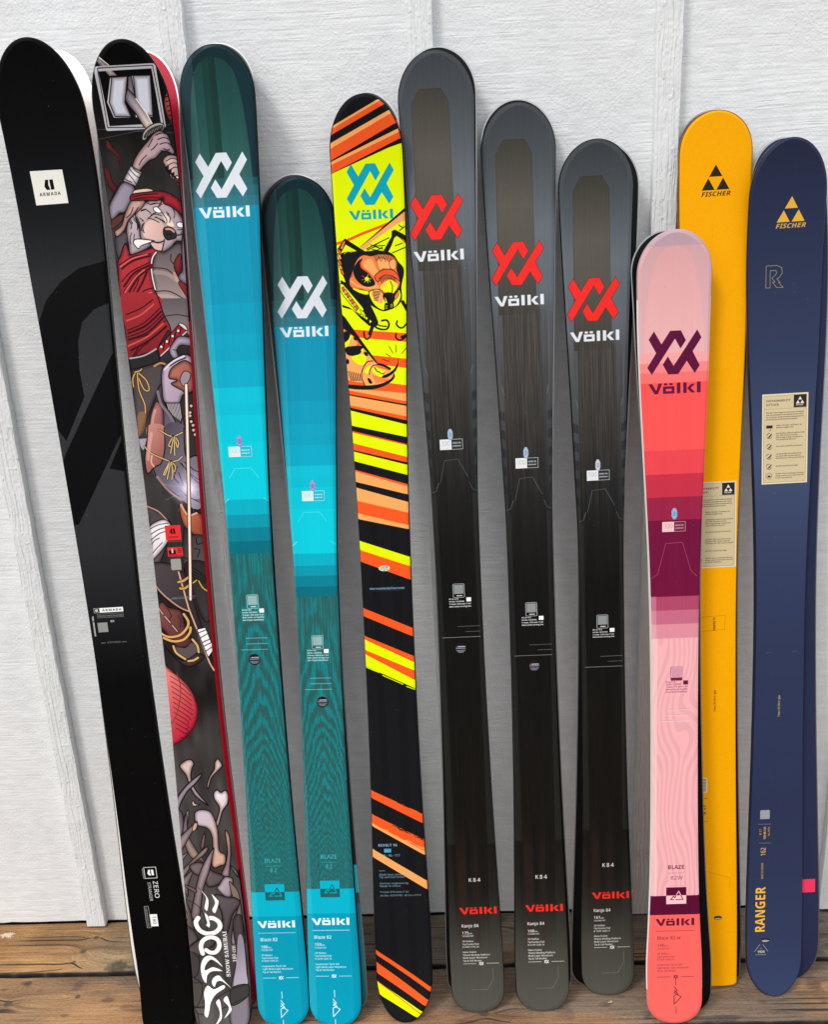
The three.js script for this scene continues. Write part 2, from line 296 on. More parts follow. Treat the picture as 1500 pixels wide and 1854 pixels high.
function tailCard(L, o) {                               // the block of print near the tail; distances from the tail end
  const c = o.col;
  wordmark(o.word || c, o.x - 3, L - 227, 72);
  if (!o.noRule) line(c, .7, o.x - 2, L - 201.5, o.x + 69, L - 201.5);
  text(o.name, o.x, L - 184, 6.6, c, { w: o.nw }); text(o.cm, o.x, L - 169, 6, c); text('cm', o.x + 13.5, L - 169, 3.4, c); text(o.dim, o.x, L - 163.5, 3.2, c);
  ['3D Radius', 'Tip/Center/Tail', o.rad].forEach((s, i) => text(s, o.x, L - 152.5 + i * 6.2, 3.5, c));
  o.lines.forEach((s, i) => text(s, o.x, L - 129 + i * 6.2, 3.5, c));
  const y = L - 105.5; line(c, .8, o.x, y, o.x + 25, y); line(c, .8, o.x + 45, y, o.x + 69, y); crossmark(c, o.x + 35, y, 9);
}
function pathMark(c, L) { line(c, 1.1, -1, L - 76, -1, L - 62); line(c, 1.3, -4, L - 58, 2, L - 50, -4.5, L - 46, 9, L - 37, -4.5, L - 22.5, -4.5, L - 40, 3, L - 43, -4, L - 52); line(c, 1.1, -1, L - 17, -1, L - 4); }
function badge(L, light, dark, lineCol) { const x = -19; R(light, x, L - 304, 37, 17); R(dark, x, L - 287.5, 37, 17.5); for (const [c, y0, h] of [[lineCol, L - 304, 16.6], [light, L - 287.4, 17]]) { ctx.save(); ctx.beginPath(); ctx.rect(x, y0, 37, h); ctx.clip(); line(c, 1.5, x + 8, L - 279, x + 13.5, L - 286, x + 16, L - 283, x + 23, L - 296, x + 31, L - 279, x + 18, L - 279); line(c, 1.5, x + 8, L - 279, x + 14, L - 279); ctx.restore(); } }
const RIB = (a) => pix(-75, 0, 150, LEN, (x, y) => [255, 255, 255, Math.sin(x * 3.1) > 0.2 ? a : 0]);

function blazeTop(L, card) {
  return topTex(L, () => {
    const s = L - 1779;                                 // the tip print is measured from the tip, the tail print from the tail
    R('#0a272f', -75, 0, 150, 250);
    ctx.fillStyle = grad(0, 250, [0, '#123a37'], [.5, '#1e4f48'], [1, '#366763']); ctx.beginPath(); ctx.moveTo(-52, 255); ctx.bezierCurveTo(-52, 160, -47, 80, -36, 45); ctx.quadraticCurveTo(-26, 20, -3, 20); ctx.quadraticCurveTo(20, 20, 31, 45); ctx.bezierCurveTo(42, 80, 48, 160, 48, 255); ctx.fill();
    R('rgba(10,45,40,.45)', -21, 20, 22, 225); R('rgba(6,32,30,.35)', -10, 20, 11, 225);
    const steps = [[203, '#2c6a70', .5], [215, '#2d7280', .55], [231, '#2f7c8e', .65]];
    for (const [y, c, a] of steps) { ctx.globalAlpha = a; R(c, -75, y, 150, 247 - y); ctx.globalAlpha = 1; weave(y, 247, [20, 90, 110], .16); }
    const w0 = card.w0, k0 = card.st, scale = (w0 - 247) / 589, Y = (v) => 247 + (v - 247) * scale;
    const bands = [[247, '#0592b4'], [405, '#0399ba'], [455, '#019fbe'], [500, '#00a6c3'], [545, '#00bcd2'], [592, '#00c2d6'], [640, '#00c8da'], [739, '#00abc2'], [766, '#02a0b6'], [789, '#038598'], [813, '#036f7e']];
    bands.forEach(([v, c], i) => { R(c, -75, Y(v), 150, Y(bands[i + 1]?.[0] ?? 836) - Y(v) + 1); });
    for (const v of [405, 500, 592]) weave(Y(v) - 18, Y(v), [0, 140, 170], .16);
    weave(Y(766), Y(836), [0, 70, 90], .3);
    // wood figure in two tones: straight streaks above, arches crowding towards the tail
    pix(-75, w0, 150, L - 287 - w0, (x, y) => {
      const t = (y - w0) / (L - 287 - w0), X = x + 1 + 5 * (vn(y * .012, 3.3) - .5);
      const Z = y - w0, g = .10 + .50 * t * t, arch = Math.pow(Math.abs(X) / 45, 1.35);
      const jag = (vn(x * 2.2, y * .03) - .5) * 20 + (vn(x * 4.6, y * .075 + 20) - .5) * 11, sway = 46 * (vn(x * .035 + 4, y * .0075) - .5) + 30 * (vn(x * .09, y * .018 + 3) - .5);
      const f = .10 * Z + .167 * Z * t * t + (-120 * arch + jag * .6 + sway * .8) * g;
      const str = vn(x * 1.3, y * .020) * .55 + vn(x * 2.9, y * .05 + 9) * .45;
      const a = Math.sin(f) * .62 * smooth(.06, .36, t + .16 * (1 - Math.abs(X) / 40)) + (str - .5) * 2.3 * (1.1 - .45 * t) - .2;
      const k = smooth(-.06, .06, a); return [mixv(38, 18, k), mixv(88, 124, k), mixv(86, 130, k)];
    });
    R('#00aec8', -75, L - 287.5, 150, 52); R('#0096b2', -75, L - 236.5, 150, 237);
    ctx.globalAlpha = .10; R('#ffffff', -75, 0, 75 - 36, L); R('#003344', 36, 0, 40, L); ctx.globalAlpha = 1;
    crossmark('#dbe2ea', -1 + card.off, 198, 86); wordmark('#e6ecf2', -43 + card.off, 248, 85);
    line('rgba(190,245,250,.55)', .7, -27, k0 + 55, -16, k0 + 38, 12, k0 + 38, 24, k0 + 55); line('rgba(210,250,250,.8)', .9, -39, k0 + 98, -31, k0 + 91); line('rgba(210,250,250,.6)', .7, 30, k0 + 91, 40, k0 + 98);
    const m = card.m; codeTile(-2, m, 20, '#b9d2d2', '#8fb0b0', '#d5e6e6'); specs(-22, m + 19, '#dcecec', '#f2f6f6', true);
    line('#8fc9c9', .8, -19, m + 70, 20, m + 70); line('#8fc9c9', .8, -19, m + 80.5, 20, m + 80.5); line('#8fc9c9', .8, -29, m + 91.5, 20, m + 91.5);
    text('BLAZE', 0, L - 349, 8, '#3fb3c0', { w: 32, align: 'center' }); line('#3fb3c0', .6, -15, L - 341.5, 15, L - 341.5); text('82', 0, L - 329, 8, '#3fb3c0', { w: 13, align: 'center', sp: 8 });
    badge(L, '#00aec8', '#1d5a5c', '#0b3a44'); tailCard(L, { x: -35.5, col: '#eef6f8', name: 'Blaze 82', nw: 34, cm: card.cm, dim: '125/82/107', rad: card.rad, lines: ['Suspension Tip & Tail', 'Light Multi Layer Woodcore', 'Tip & Tail Rocker'] });
    pathMark('#eef6f8', L); brushed(0, 820, .10); RIB(.035);
  });
}
function kanjoTop(L, card) {
  return topTex(L, () => {
    const M = card.st;
    ctx.fillStyle = grad(0, L, [0, '#3a3f43'], [.05, '#474d52'], [.12, '#60676e'], [.18, '#5c636a'], [.27, '#41464b'], [.38, '#232526'], [.47, '#111112'], [.76, '#0e0e0e'], [.84, '#201e1b'], [.93, '#43423b'], [1, '#525149']); ctx.fillRect(-75, 0, 150, L);  // the lighter grey band near the tip is painted sheen; the rest is print
    // smoked centre panel with cut corners, then dark wood running to the tail
    poly(grad(57, 340, [0, '#3d3a33'], [.35, '#565249'], [.6, '#524e45'], [1, '#3a362f']), '-35 78 -22 57 13 57 25 78 27 340 -38 340', -.5 + card.off, 0); line('rgba(20,20,18,.5)', .6, -35.5 + card.off, 340, -35.5 + card.off, 78, -22.5 + card.off, 57, 12.5 + card.off, 57, 24.5 + card.off, 78, 26.5 + card.off, 340);
      pix(-75, 300, 150, L - 300, (x, y) => {
      const inP = Math.abs(x + 3) < 33 ? 1 : 0, a = smooth(300, 350, y) * smooth(L - 120, L - 330, y);
      const g = vn(x * 1.1, y * .01) * .5 + vn(x * 2.7, y * .03) * .5, dark = smooth(M - 200, M + 230, y);
      const k = mixv(54, 13, dark) + mixv(38, 8, dark) * (g - .5) * 2, wm = mixv(1.0, 1.0, dark);
      return [k * 1.05, k * .97 * wm, k * .88, a * (inP ? .92 : .35)];
    });
    pix(-75, L - 430, 150, 330, (x, y) => { const b = smooth(.45, .7, vn((x + 60) * .075 + 3, 7)) * smooth(L - 430, L - 300, y) * smooth(L - 100, L - 190, y); return [52, 32, 26, b * .5 * (Math.abs(x) < 38 ? 1 : 0)]; });
    // side rails
    for (const s of [-1, 1]) { ctx.globalAlpha = .10; poly('#8d979f', `${s * 75} 150 ${s * 44} 330 ${s * 43} 330 ${s * 40} ${M - 126} ${s * 36} ${M - 106} ${s * 36} ${M + 90} ${s * 75} ${M + 90}`); ctx.globalAlpha = 1; for (let i = 0; i < 5; i++) { poly('rgba(0,0,0,.3)', `${s * 37} ${M - 81 + i * 32} ${s * 75} ${M - 101 + i * 32} ${s * 75} ${M - 86 + i * 32} ${s * 37} ${M - 65 + i * 32}`); } line('rgba(150,160,165,.5)', .8, s * 37, M - 111, s * 40, M - 126); }
    pix(-75, M + 94, 150, L - M - 94 - 360, (x, y) => { const e = Math.abs(x) > 31 ? 1 : 0, hx = x * .9 + (Math.floor(y * .55) % 2) * .9; const k = Math.sin(hx * 1.7) * Math.sin(y * .55 * Math.PI) > .1 ? 1 : 0; return [110, 112, 104, e * (.10 + .12 * k)]; });
    crossmark('#f0231c', -4 + card.off, 255, 87, '#7a1d18'); wordmark('#dfe4ea', -45 + card.off, 308, 84);
    line('rgba(190,200,205,.4)', .7, -24, M + 74, -15, M + 35, 8, M + 33, 24, M + 64); line('rgba(170,180,185,.5)', .8, -42, M + 92, -32, M + 88, -27, M + 74); line('rgba(170,180,185,.4)', .8, 27, M + 74, 31, M + 86, 40, M + 91);
    const m = card.m; codeTile(-1, m, 20, '#c8cccc', '#8b8f90', '#d8dcdc'); specs(-19, m + 19, '#e4e6e6', '#f2f3f3', false);
    line('#787c7c', .7, -6, m + 69, 34, m + 69); line('#787c7c', .7, 8, m + 79, 34, m + 79); line('#868a8a', .9, -34, m + 89, 34, m + 89);
    text('K84', 3, L - 281, 8, '#e8e8e4', { w: 23, align: 'center', sp: 7 }); tailCard(L, { x: -26, col: '#ecece6', word: '#f0281c', noRule: true, name: 'Kanjo 84', nw: 33, cm: card.cm, dim: '125/84/107', rad: card.rad, lines: ['Glass Frame', 'Titanal Binding Platform', 'Multi Layer Woodcore', 'Tip & Tail Rocker'] });
    line('rgba(150,150,140,.5)', .9, -12, L - 50, 19, L - 50, 31, L - 72, 31, L - 95);
    brushed(0, M + 60, .16, 170); brushed(L - 330, L, .12, 170);
  });
}
function pinkTop(L) {
  return topTex(L, () => {
    R('#d8a8ab', -75, 0, 150, 240); ctx.fillStyle = '#e3a9a9'; ctx.beginPath(); ctx.moveTo(-54, 250); ctx.bezierCurveTo(-52, 150, -42, 80, -31, 48); ctx.quadraticCurveTo(-22, 27, -3, 27); ctx.quadraticCurveTo(20, 27, 29, 48); ctx.bezierCurveTo(42, 80, 50, 150, 52, 250); ctx.fill();
    ctx.globalAlpha = .35; R('#9c98b4', -75, 0, 150, 26); ctx.globalAlpha = 1;
    const B = [[199, '#efa4a2'], [216, '#f18684'], [232, '#f3706c'], [249, '#f5504e'], [364, '#e5444b'], [405, '#c32e43'], [445, '#94203f'], [485, '#6b1036'], [621, '#ad4767'], [646, '#c66c83'], [671, '#df93a0']];
    B.forEach(([y, c], i) => R(c, -75, y, 150, (B[i + 1]?.[0] ?? 697) - y + .6));
    for (const [a, b, k] of [[199, 249, .14], [364, 405, .10], [405, 485, .22], [621, 697, .3]]) weave(a, b, [130, 20, 60], k * .6);
    pix(-75, 697, 150, L - 265 - 697, (x, y) => {        // flowing striped figure
      const wx = 26 * (vn(x * .018 + 4, y * .006) - .5) + 10 * (vn(x * .05, y * .016 + 8) - .5), t = (y - 697) / (L - 962), ey = (y - 860) / 150, sw = Math.exp(-ey * ey);
      const f = (x + wx * 1.6) * .56 + sw * 6.5 * Math.sin((y - 760) * .026 + x * .035) + 7 * vn(x * .014, y * .0045 + 2);
      const k = smooth(-.12, .12, Math.sin(f) - .1 + .35 * (vn(x * .04 + 9, y * .01) - .5)); return [mixv(240, 224, k), mixv(172, 164, k), mixv(175, 168, k)];
    });
    ctx.globalAlpha = .25; R('#f8dcd8', -75, 620, 75 - 33, L - 620 - 265); ctx.globalAlpha = 1; line('rgba(255,235,232,.8)', .7, -33, 697, -36, L - 265); line('rgba(200,140,146,.7)', .7, 33, 697, 36, L - 265);
    R('#540a2c', -75, L - 265, 150, 40); R('#f0615a', -75, L - 226, 150, 226);
    crossmark('#560e34', 0, 199, 88); wordmark('#5e1238', -44, 250, 88);
    line('rgba(230,150,170,.5)', .7, -42, 588, -30, 580, -16, 526, 13, 525, 27, 575, 38, 586);
    const m = L - 700; codeTile(2, m, 20, '#8d3a5c', '#c98fa2', null); R('#6d1a40', -8, m + 9.5, 20, 5.5); specs(-17, m + 19, '#6d1a40', '#5e1238', true);
    for (const [a, d] of [[-12, 631], [-12, 621], [-24, 610]]) { line('#c08f98', .8, a, L - d, 26, L - d); line('#fde4e2', .6, a, L - d + 1.2, 26, L - d + 1.2); }
    text('BLAZE', 2, L - 319, 8, '#5e1238', { w: 31, align: 'center', bold: true }); line('#9a5a70', .6, -12, L - 311, 17, L - 311); text('82W', 3, L - 297.5, 7.5, '#7d3a56', { w: 23, align: 'center' });
    ctx.save(); ctx.translate(3, 22); badge(L, '#540a2c', '#f2bfc2', '#f2bfc2'); ctx.restore();
    ctx.save(); ctx.translate(0, 9); tailCard(L, { x: -33, col: '#5e1238', name: 'Blaze 82 w', nw: 44, cm: '146', dim: '125/82/107', rad: 'R 18/R 10/R 15', lines: ['Suspension Tip & Tail', 'Light Multi Layer Woodcore', 'Tip & Tail Rocker'] }); ctx.restore();
    ctx.save(); ctx.translate(3, -18); pathMark('#5e1238', L); ctx.restore(); brushed(0, 700, .05); RIB(.03);
  });
}
const blackTop = (L) => topTex(L, () => {
  ctx.fillStyle = grad(0, L, [0, '#050506'], [.08, '#08080a'], [.15, '#15181b'], [.2, '#292a2d'], [.3, '#323336'], [.46, '#2a2b2d'], [.54, '#17181a'], [.6, '#060607'], [1, '#040404']); ctx.fillRect(-75, 0, 150, L);
  D('P','#08080a','',0,'106.7 332.6 68.9 337.2 21.2 345.6 -12.8 365.4 -41.9 393.3 -59.7 428.3 -72.6 451.7 -71.0 613.7 -52.8 610.1 -41.1 630.0 0.6 557.2 -1.6 508.9 3.2 463.2 13.6 433.5 36.7 414.0 66.2 404.1 98.3 397.4');
  D('P','#08080a','',0,'109.6 407.2 -47.3 655.1 -72.0 709.8 -48.9 776.6 -39.8 777.2 56.4 622.3 89.0 568.0');
  D('P','#08080a','',0,'27.5 682.5 69.7 693.4 83.5 586.4 50.8 641.0');
  poly('#eceae0', '-37.3 189.1 16.4 190.2 18 242.3 -35.9 242.1'); shieldmark('#0a0a0a', -18, 204, 15.5); text('ARMADA', -10, 228.5, 5, '#0d0d0d', { w: 35, align: 'center', bold: true, sp: 5 });
  R('#f0f0ee', -35, 930, 53, 8.6); R('#0a0a0a', -34.4, 930.6, 9.6, 7.4); shieldmark('#f0f0ee', -32.8, 932, 4.6); text('ARMADA', -20, 936.5, 4.2, '#0d0d0d', { w: 35, bold: true, sp: 5 });
  ctx.strokeStyle = '#8d8d8d'; ctx.lineWidth = .6; ctx.strokeRect(-30, 941, 47, 7); text('PROUDLY MADE IN AUSTRIA', -28.5, 946.3, 3, '#a9a9a9', { w: 44 }); text('G1', -8, 957.5, 4.2, '#d5d5d5', { bold: true });
  R('#8f8f8d', -32, 957, 18, 18); text('RA00000400-180L', -37, 982, 3.2, '#dedede', { rot: -Math.PI / 2, w: 38, bold: true });
  line('#9a9a9a', .7, -30, 995, -22, 995); line('#9a9a9a', .7, 8, 995, 16, 995); text('FACTORY RECOMMENDED', -19, 996, 2.6, '#9a9a9a', { w: 25 });
  ctx.strokeStyle = '#e8e8e8'; ctx.lineWidth = 1.1; ctx.strokeRect(-12, 1443, 23, 23); shieldmark('#f0f0f0', -7, 1448, 12); text('WORKSHOP', -16, 1445, 2.4, '#cfcfcf', { rot: Math.PI / 2, w: 22 });
  text('ZERO', 1.5, 1472, 9.5, '#e8e8e8', { rot: Math.PI / 2, w: 37, font: 'sans-serif' }); text('STRANGER', -9, 1474, 6, '#c9c9c9', { rot: Math.PI / 2, w: 40 });
  ctx.strokeStyle = '#c5c5c5'; ctx.lineWidth = .7; ctx.strokeRect(-22, 1525, 8, 46); text('LAB/UNR/LIFE/RISE', -20, 1527, 3, '#c5c5c5', { rot: Math.PI / 2, w: 42 }); R('#f2f2f0', -13.4, 1542.5, 14, 26); text('180', -9.5, 1546, 7, '#2a2a2a', { rot: Math.PI / 2, w: 18 });
  brushed(0, L, .06, 130);
});
const samuraiTop = (L) => topTex(L, () => {
  pix(-75, 0, 150, L, (x, y) => { const k = vn(x * .03, y * .012) * .6 + vn(x * .09 + 4, y * .03) * .4, t = smooth(20, 260, y), q = 8 + t * (26 + 44 * (k - .35) + 26 * smooth(1080, 1300, y)); return [q * 1.06, q, q * .98]; });
  line('rgba(150,140,145,.45)', .8, -70, 122, 75, 136); line('rgba(150,140,145,.4)', .8, -70, 139, 75, 120);
  AIRBRUSH = true;
  D('P','#8d8490>#d8c2b8','#120d0e',0.93,'-46.8 23.5 -41.6 16.3 -13.3 49.6 -26.4 49.9');
  D('P','','#bcbabf',5.37,'-45.9 38.7 45.1 39.1 47.6 123.4 -42.4 123.1');
  D('P','','#2a2728',1.05,'-43.0 37.8 44.3 38.4 48.6 125.8 -42.8 121.6');
  D('P','#c9c6c4','#120d0e',0.94,'-26.2 52.0 -24.3 51.0 2.0 51.1 -10.9 87.1 -4.1 109.8 -30.4 108.6 -37.5 85.7');
  D('P','#d9d9e4^#cfd2e2','#120d0e',1.05,'-23.1 51.3 2.0 51.1 -8.6 87.2 -2.1 108.3 -28.2 106.6 -33.9 85.9');
  D('P','#c9c6c4','#120d0e',0.94,'8.0 50.7 11.4 50.4 8.3 107.3 32.2 108.0 33.2 110.5 4.5 109.8');
  D('P','#d9d9e4^#cfd2e2','#120d0e',1.05,'11.3 50.6 38.3 51.5 32.8 108.6 7.6 108.1');
  D('P','#7d7480^#a89ea8','#120d0e',0.94,'2.9 51.5 8.9 50.8 8.6 79.2 -1.4 70.9');
  D('S','#8f8693>#e2cfc6','#120d0e',1.18,'-1.8 69.8 2.5 72.1 10.3 81.9 21.3 101.6 30.4 119.2 18.5 126.1 6.3 105.0 -6.8 84.2');
  D('S','#d2564a>#8e2428','#120d0e',0.94,'62.7 73.2 54.8 86.4 54.1 102.3 58.7 118.6 64.9 129.7 74.5 130.2 71.2 88.3');
  D('p','','#120d0e',1.06,'56.5 83.4 69.3 77.8');
  D('p','','#120d0e',1.06,'56.9 89.9 69.4 84.9');
  D('p','','#120d0e',1.07,'57.3 96.5 69.4 92.0');
  D('p','','#120d0e',1.07,'57.7 103.1 69.5 99.2');
  D('p','','#120d0e',1.07,'58.1 109.7 69.6 106.5');
  D('p','','#120d0e',1.07,'58.5 116.4 69.7 113.8');
  D('p','','#120d0e',1.07,'58.9 123.1 69.8 121.1');
  D('S','#a8a39c','#120d0e',1.08,'10.3 139.9 14.8 130.3 26.3 122.2 40.1 118.7 48.0 122.3 46.1 129.8 33.0 133.5 20.0 139.3 13.4 143.3');
  D('S','#3a3634','#120d0e',0.72,'13.4 139.0 20.2 130.6 31.9 124.9 44.8 123.0 44.6 128.6 32.1 131.8 20.2 138.2');
  D('p','','#8d877f',0.60,'16.4 139.1 21.2 131.7');
  D('p','','#8d877f',0.60,'21.4 136.5 25.8 130.0');
  D('p','','#8d877f',0.60,'26.4 134.0 30.4 128.3');
  D('p','','#8d877f',0.60,'31.4 131.4 35.0 126.6');
  D('p','','#8d877f',0.60,'36.4 128.8 39.6 124.9');
  D('p','','#8d877f',0.60,'41.3 126.3 44.2 123.2');
  D('S','#7e2a2c>#4a1c20','#120d0e',0.84,'-47.2 139.0 -38.9 151.6 -28.6 163.2 -27.2 180.1 -31.9 187.1 -33.2 169.7 -43.2 155.8 -49.1 151.0');
  D('S','#c9a79f>#a895a4','#120d0e',1.33,'-11.7 180.9 -6.4 170.0 5.4 156.2 19.4 143.7 30.6 133.3 40.7 130.4 50.3 134.9 54.7 143.4 55.9 152.2 59.8 161.8 56.2 166.1 48.3 161.8 38.5 162.4 27.6 170.7 17.4 173.7 6.5 181.9 -1.7 188.7 -11.2 186.6');
  D('s','','#120d0e',1.08,'32.5 136.7 42.6 134.0 50.2 135.5');
  D('s','','#120d0e',1.08,'35.1 143.4 45.2 140.7 54.3 144.4');
  D('s','','#120d0e',1.08,'37.8 150.2 47.7 148.5 55.7 152.2');
  D('s','','#120d0e',1.08,'26.9 141.9 22.3 148.2 17.9 153.5');
  D('s','','#120d0e',1.08,'34.3 148.9 27.4 155.1 22.1 158.2');
  D('s','','#120d0e',1.08,'37.6 160.1 47.1 161.7 53.8 165.4');
  D('s','','#120d0e',1.09,'13.7 165.5 5.5 171.8 -0.4 179.3');
  D('s','','#120d0e',1.08,'42.9 157.1 48.6 159.6 52.3 158.7');
  D('S','#dcbcb0>#b39a9c','#120d0e',1.09,'39.2 174.7 47.5 167.3 59.6 167.9 66.7 173.9 72.0 204.6 51.4 203.5 42.7 185.0');
  D('s','','#120d0e',0.97,'43.9 176.0 54.2 172.1 64.7 174.9');
  D('s','','#120d0e',0.97,'45.4 182.9 55.7 178.9 65.1 181.7');
  D('s','','#120d0e',0.97,'48.2 189.8 57.3 185.7 65.6 187.3');
  D('S','#7d262c>#571a20','#120d0e',0.97,'-58.1 179.5 -50.6 186.7 -47.7 200.5 -40.1 212.3 -45.6 220.6 -54.8 207.0');
  D('S','#6b5f68>#8b8090','#120d0e',1.22,'-30.8 202.5 -12.5 212.6 -18.4 229.6 -32.0 250.3 -42.1 252.1 -57.7 263.0 -60.6 241.3 -46.7 220.0');
  D('S','#a59aa8>#8a7f8e','#120d0e',1.10,'-29.8 204.3 -13.1 212.6 -18.2 228.4 -32.5 249.2 -42.0 251.3 -56.1 260.2 -58.1 241.4 -44.9 220.1');
  D('P','#ece8e8^#cfc6cc','#120d0e',1.09,'-17.8 183.9 -14.1 179.6 3.3 190.7 1.2 192.9 -3.6 201.1 -9.9 211.4 -30.5 202.0');
  D('s','','#120d0e',0.97,'-21.6 189.4 -14.4 198.8 -8.4 209.4');
  D('s','','#120d0e',0.97,'-17.2 184.0 -9.9 193.4 -2.2 199.5');
  D('s','','#120d0e',0.97,'-27.8 198.1 -22.1 201.9 -16.3 204.4');
  D('s','','#120d0e',0.97,'-11.0 183.2 -5.7 189.1 1.8 192.9');
  D('S','#58322f','#120d0e',0.99,'-57.3 262.7 -38.5 252.9 -39.0 262.8 -57.2 275.4');
  D('S','#4c484b>#625a5e','#120d0e',0.99,'-53.7 288.6 -33.0 281.4 -34.2 297.9 -51.0 323.2');
  D('S','#c3b2b6>#9a8c98','#120d0e',1.11,'-24.1 257.2 -10.0 252.1 -9.4 293.3 8.7 297.8 -2.3 309.1 -29.4 317.8 -32.7 301.5 -33.2 276.7');
  D('S','#bfaaa8>#a3949c','#120d0e',1.23,'-6.9 241.8 13.2 233.6 31.4 235.7 48.6 247.0 61.4 266.4 63.1 278.2 57.0 299.1 47.0 300.4 37.4 309.3 23.1 316.1 10.9 313.5 3.4 301.6 -10.7 293.8 -12.2 271.9 -16.5 255.2');
  D('S','#d8a998>#b4948f','#120d0e',1.10,'1.4 234.1 -4.9 245.4 -27.1 261.7 -37.7 278.8 -49.9 287.8 -53.3 279.1 -41.1 270.4 -31.9 249.8 -18.7 231.9');
  D('S','#e0c4a8','#120d0e',0.85,'-13.1 217.2 8.0 215.6 17.5 220.0 -2.6 221.4 -14.8 222.6');
  D('S','#a8262f^#8e1d27','#120d0e',1.22,'-17.6 223.3 8.6 220.9 27.1 220.3 42.5 224.3 56.2 233.5 62.6 245.5 64.1 266.5 55.1 254.9 42.7 245.0 32.4 239.8 31.9 231.1 20.4 235.3 0.9 233.2 -20.6 232.4');
  D('s','','#120d0e',0.98,'-16.9 227.4 1.9 224.9 24.0 224.9');
  D('s','','#120d0e',0.98,'-14.8 230.4 6.4 228.6 25.9 230.2');
  D('s','','#120d0e',0.98,'46.2 224.9 48.7 229.7 47.6 228.5');
  D('s','','#120d0e',0.98,'-20.5 257.4 -15.2 265.8 -15.3 277.6');
  D('s','','#120d0e',0.98,'-9.7 260.3 -4.0 265.3 -6.5 265.1');
  D('s','','#120d0e',0.99,'-5.8 269.9 -9.2 279.1 -6.9 280.4');
  D('s','','#120d0e',0.99,'-24.8 263.0 -23.0 269.0 -22.7 266.6');
  D('s','','#120d0e',0.98,'-6.0 250.0 1.6 248.0 7.4 251.8');
  D('s','','#120d0e',0.98,'9.9 240.3 20.0 238.6 29.5 241.4');
  D('s','','#120d0e',0.98,'28.2 252.9 32.3 261.3 37.3 272.1');
  D('s','','#120d0e',0.98,'39.0 255.8 34.6 262.6 36.9 263.9');
  D('s','','#120d0e',0.98,'9.3 256.6 18.0 255.9 26.4 258.7');
  D('s','','#120d0e',0.98,'15.1 260.4 24.5 264.4 33.9 269.6');
  D('s','','#120d0e',0.99,'-3.0 291.2 4.5 290.5 6.6 294.1');
  D('s','','#120d0e',0.99,'-25.8 283.0 -29.3 293.4 -28.8 300.6');
  D('s','','#120d0e',0.99,'-21.1 285.6 -23.3 294.9 -18.3 295.2');
  D('s','','#120d0e',0.99,'49.0 291.6 54.1 290.7 58.3 285.0');
  D('S','#f4f1f4','#120d0e',0.98,'14.4 246.6 20.5 244.6 27.1 251.7 24.3 254.6 17.2 252.4');
  D('P','#b3282c','#120d0e',0.61,'32.9 231.2 25.8 244.1 22.4 244.7');
  D('P','#b3282c','#120d0e',0.61,'18.3 253.3 9.1 258.9 1.6 264.4 13.2 254.5');
  D('S','#f4f1f4','#120d0e',0.98,'50.3 272.2 56.7 270.2 62.8 274.7 59.5 279.2 52.2 277.9');
  D('S','#2c2626','#120d0e',0.99,'29.0 278.2 39.3 277.2 47.2 284.4 47.6 293.9 38.6 297.0 31.2 296.6 26.8 288.1');
  D('s','','#b48a78',1.97,'31.6 279.5 39.0 280.5 43.5 284.2');
  D('s','','#120d0e',1.23,'27.5 296.6 25.8 303.4 21.2 315.6');
  D('s','','#120d0e',1.24,'6.2 298.2 17.1 300.6 26.7 298.1');
  D('S','#efece8','#120d0e',1.11,'-24.3 298.4 -18.2 293.4 6.4 296.5 8.9 298.5 -10.5 303.9 -16.6 308.6 -20.9 305.1');
  D('S','#5b5356^#a58f8c','#120d0e',1.11,'12.0 314.6 24.3 316.1 37.4 309.3 49.1 303.4 57.1 311.0 62.1 363.7 61.6 402.3 8.6 399.6 3.6 368.0 2.2 343.9');
  D('s','','#120d0e',1.12,'4.5 340.4 26.6 343.9 42.7 357.9');
  D('s','','#120d0e',1.12,'3.7 378.8 29.3 380.1 58.9 398.5');
  D('s','','#120d0e',1.11,'36.3 320.6 35.4 330.1 40.9 337.5');
  D('s','','#b98e7c',3.23,'38.4 350.5 46.5 370.1 53.6 387.4');
  D('S','#a2302f>#64201f','#120d0e',0.99,'52.4 321.4 51.9 346.4 45.3 356.9 39.4 339.8 44.5 326.4');
  D('S','#7a2a2c','#120d0e',0.75,'44.5 365.2 61.9 366.1 60.4 395.0 51.6 382.5');
  D('S','#b0a6b4>#8d8492','#120d0e',1.11,'59.3 287.4 66.5 290.2 62.6 365.0 47.2 362.4 46.6 353.3 52.7 346.5 54.7 316.8');
  D('S','#b5353c^#a02c33','#120d0e',1.36,'-38.1 299.5 -32.7 313.4 -29.4 317.8 5.1 308.9 12.6 314.6 4.3 323.1 0.1 343.8 3.0 374.0 8.1 404.5 -50.8 401.5 -54.5 336.2 -47.5 317.4');
  D('s','','#120d0e',1.24,'-51.0 332.8 -27.2 320.9 3.0 317.7');
  D('s','','#120d0e',1.25,'-50.2 360.4 -32.2 344.5 1.7 330.7');
  D('s','','#120d0e',1.25,'-49.5 377.3 -26.7 352.0 -15.8 343.0');
  D('s','','#120d0e',1.25,'-46.3 394.4 -25.7 366.5 -15.8 343.0');
  D('s','','#120d0e',1.25,'-28.0 388.1 -14.2 376.7 1.2 372.7');
  D('s','','#120d0e',1.25,'-16.3 397.2 -3.1 390.6 5.0 384.9');
  D('s','','#120d0e',2.97,'11.9 315.7 5.1 324.3 1.7 337.9 1.9 355.9 4.7 375.3');
  ctx.setLineDash([2.2,1]);
  D('s','','#e8e6e2',1.61,'11.9 315.7 5.1 324.3 1.7 337.9 1.9 355.9 4.7 375.3');
  ctx.setLineDash([]);
  D('P','#1a1517','#120d0e',0.36,'41.3 184.8 47.7 182.9 46.2 189.6 42.9 191.7');
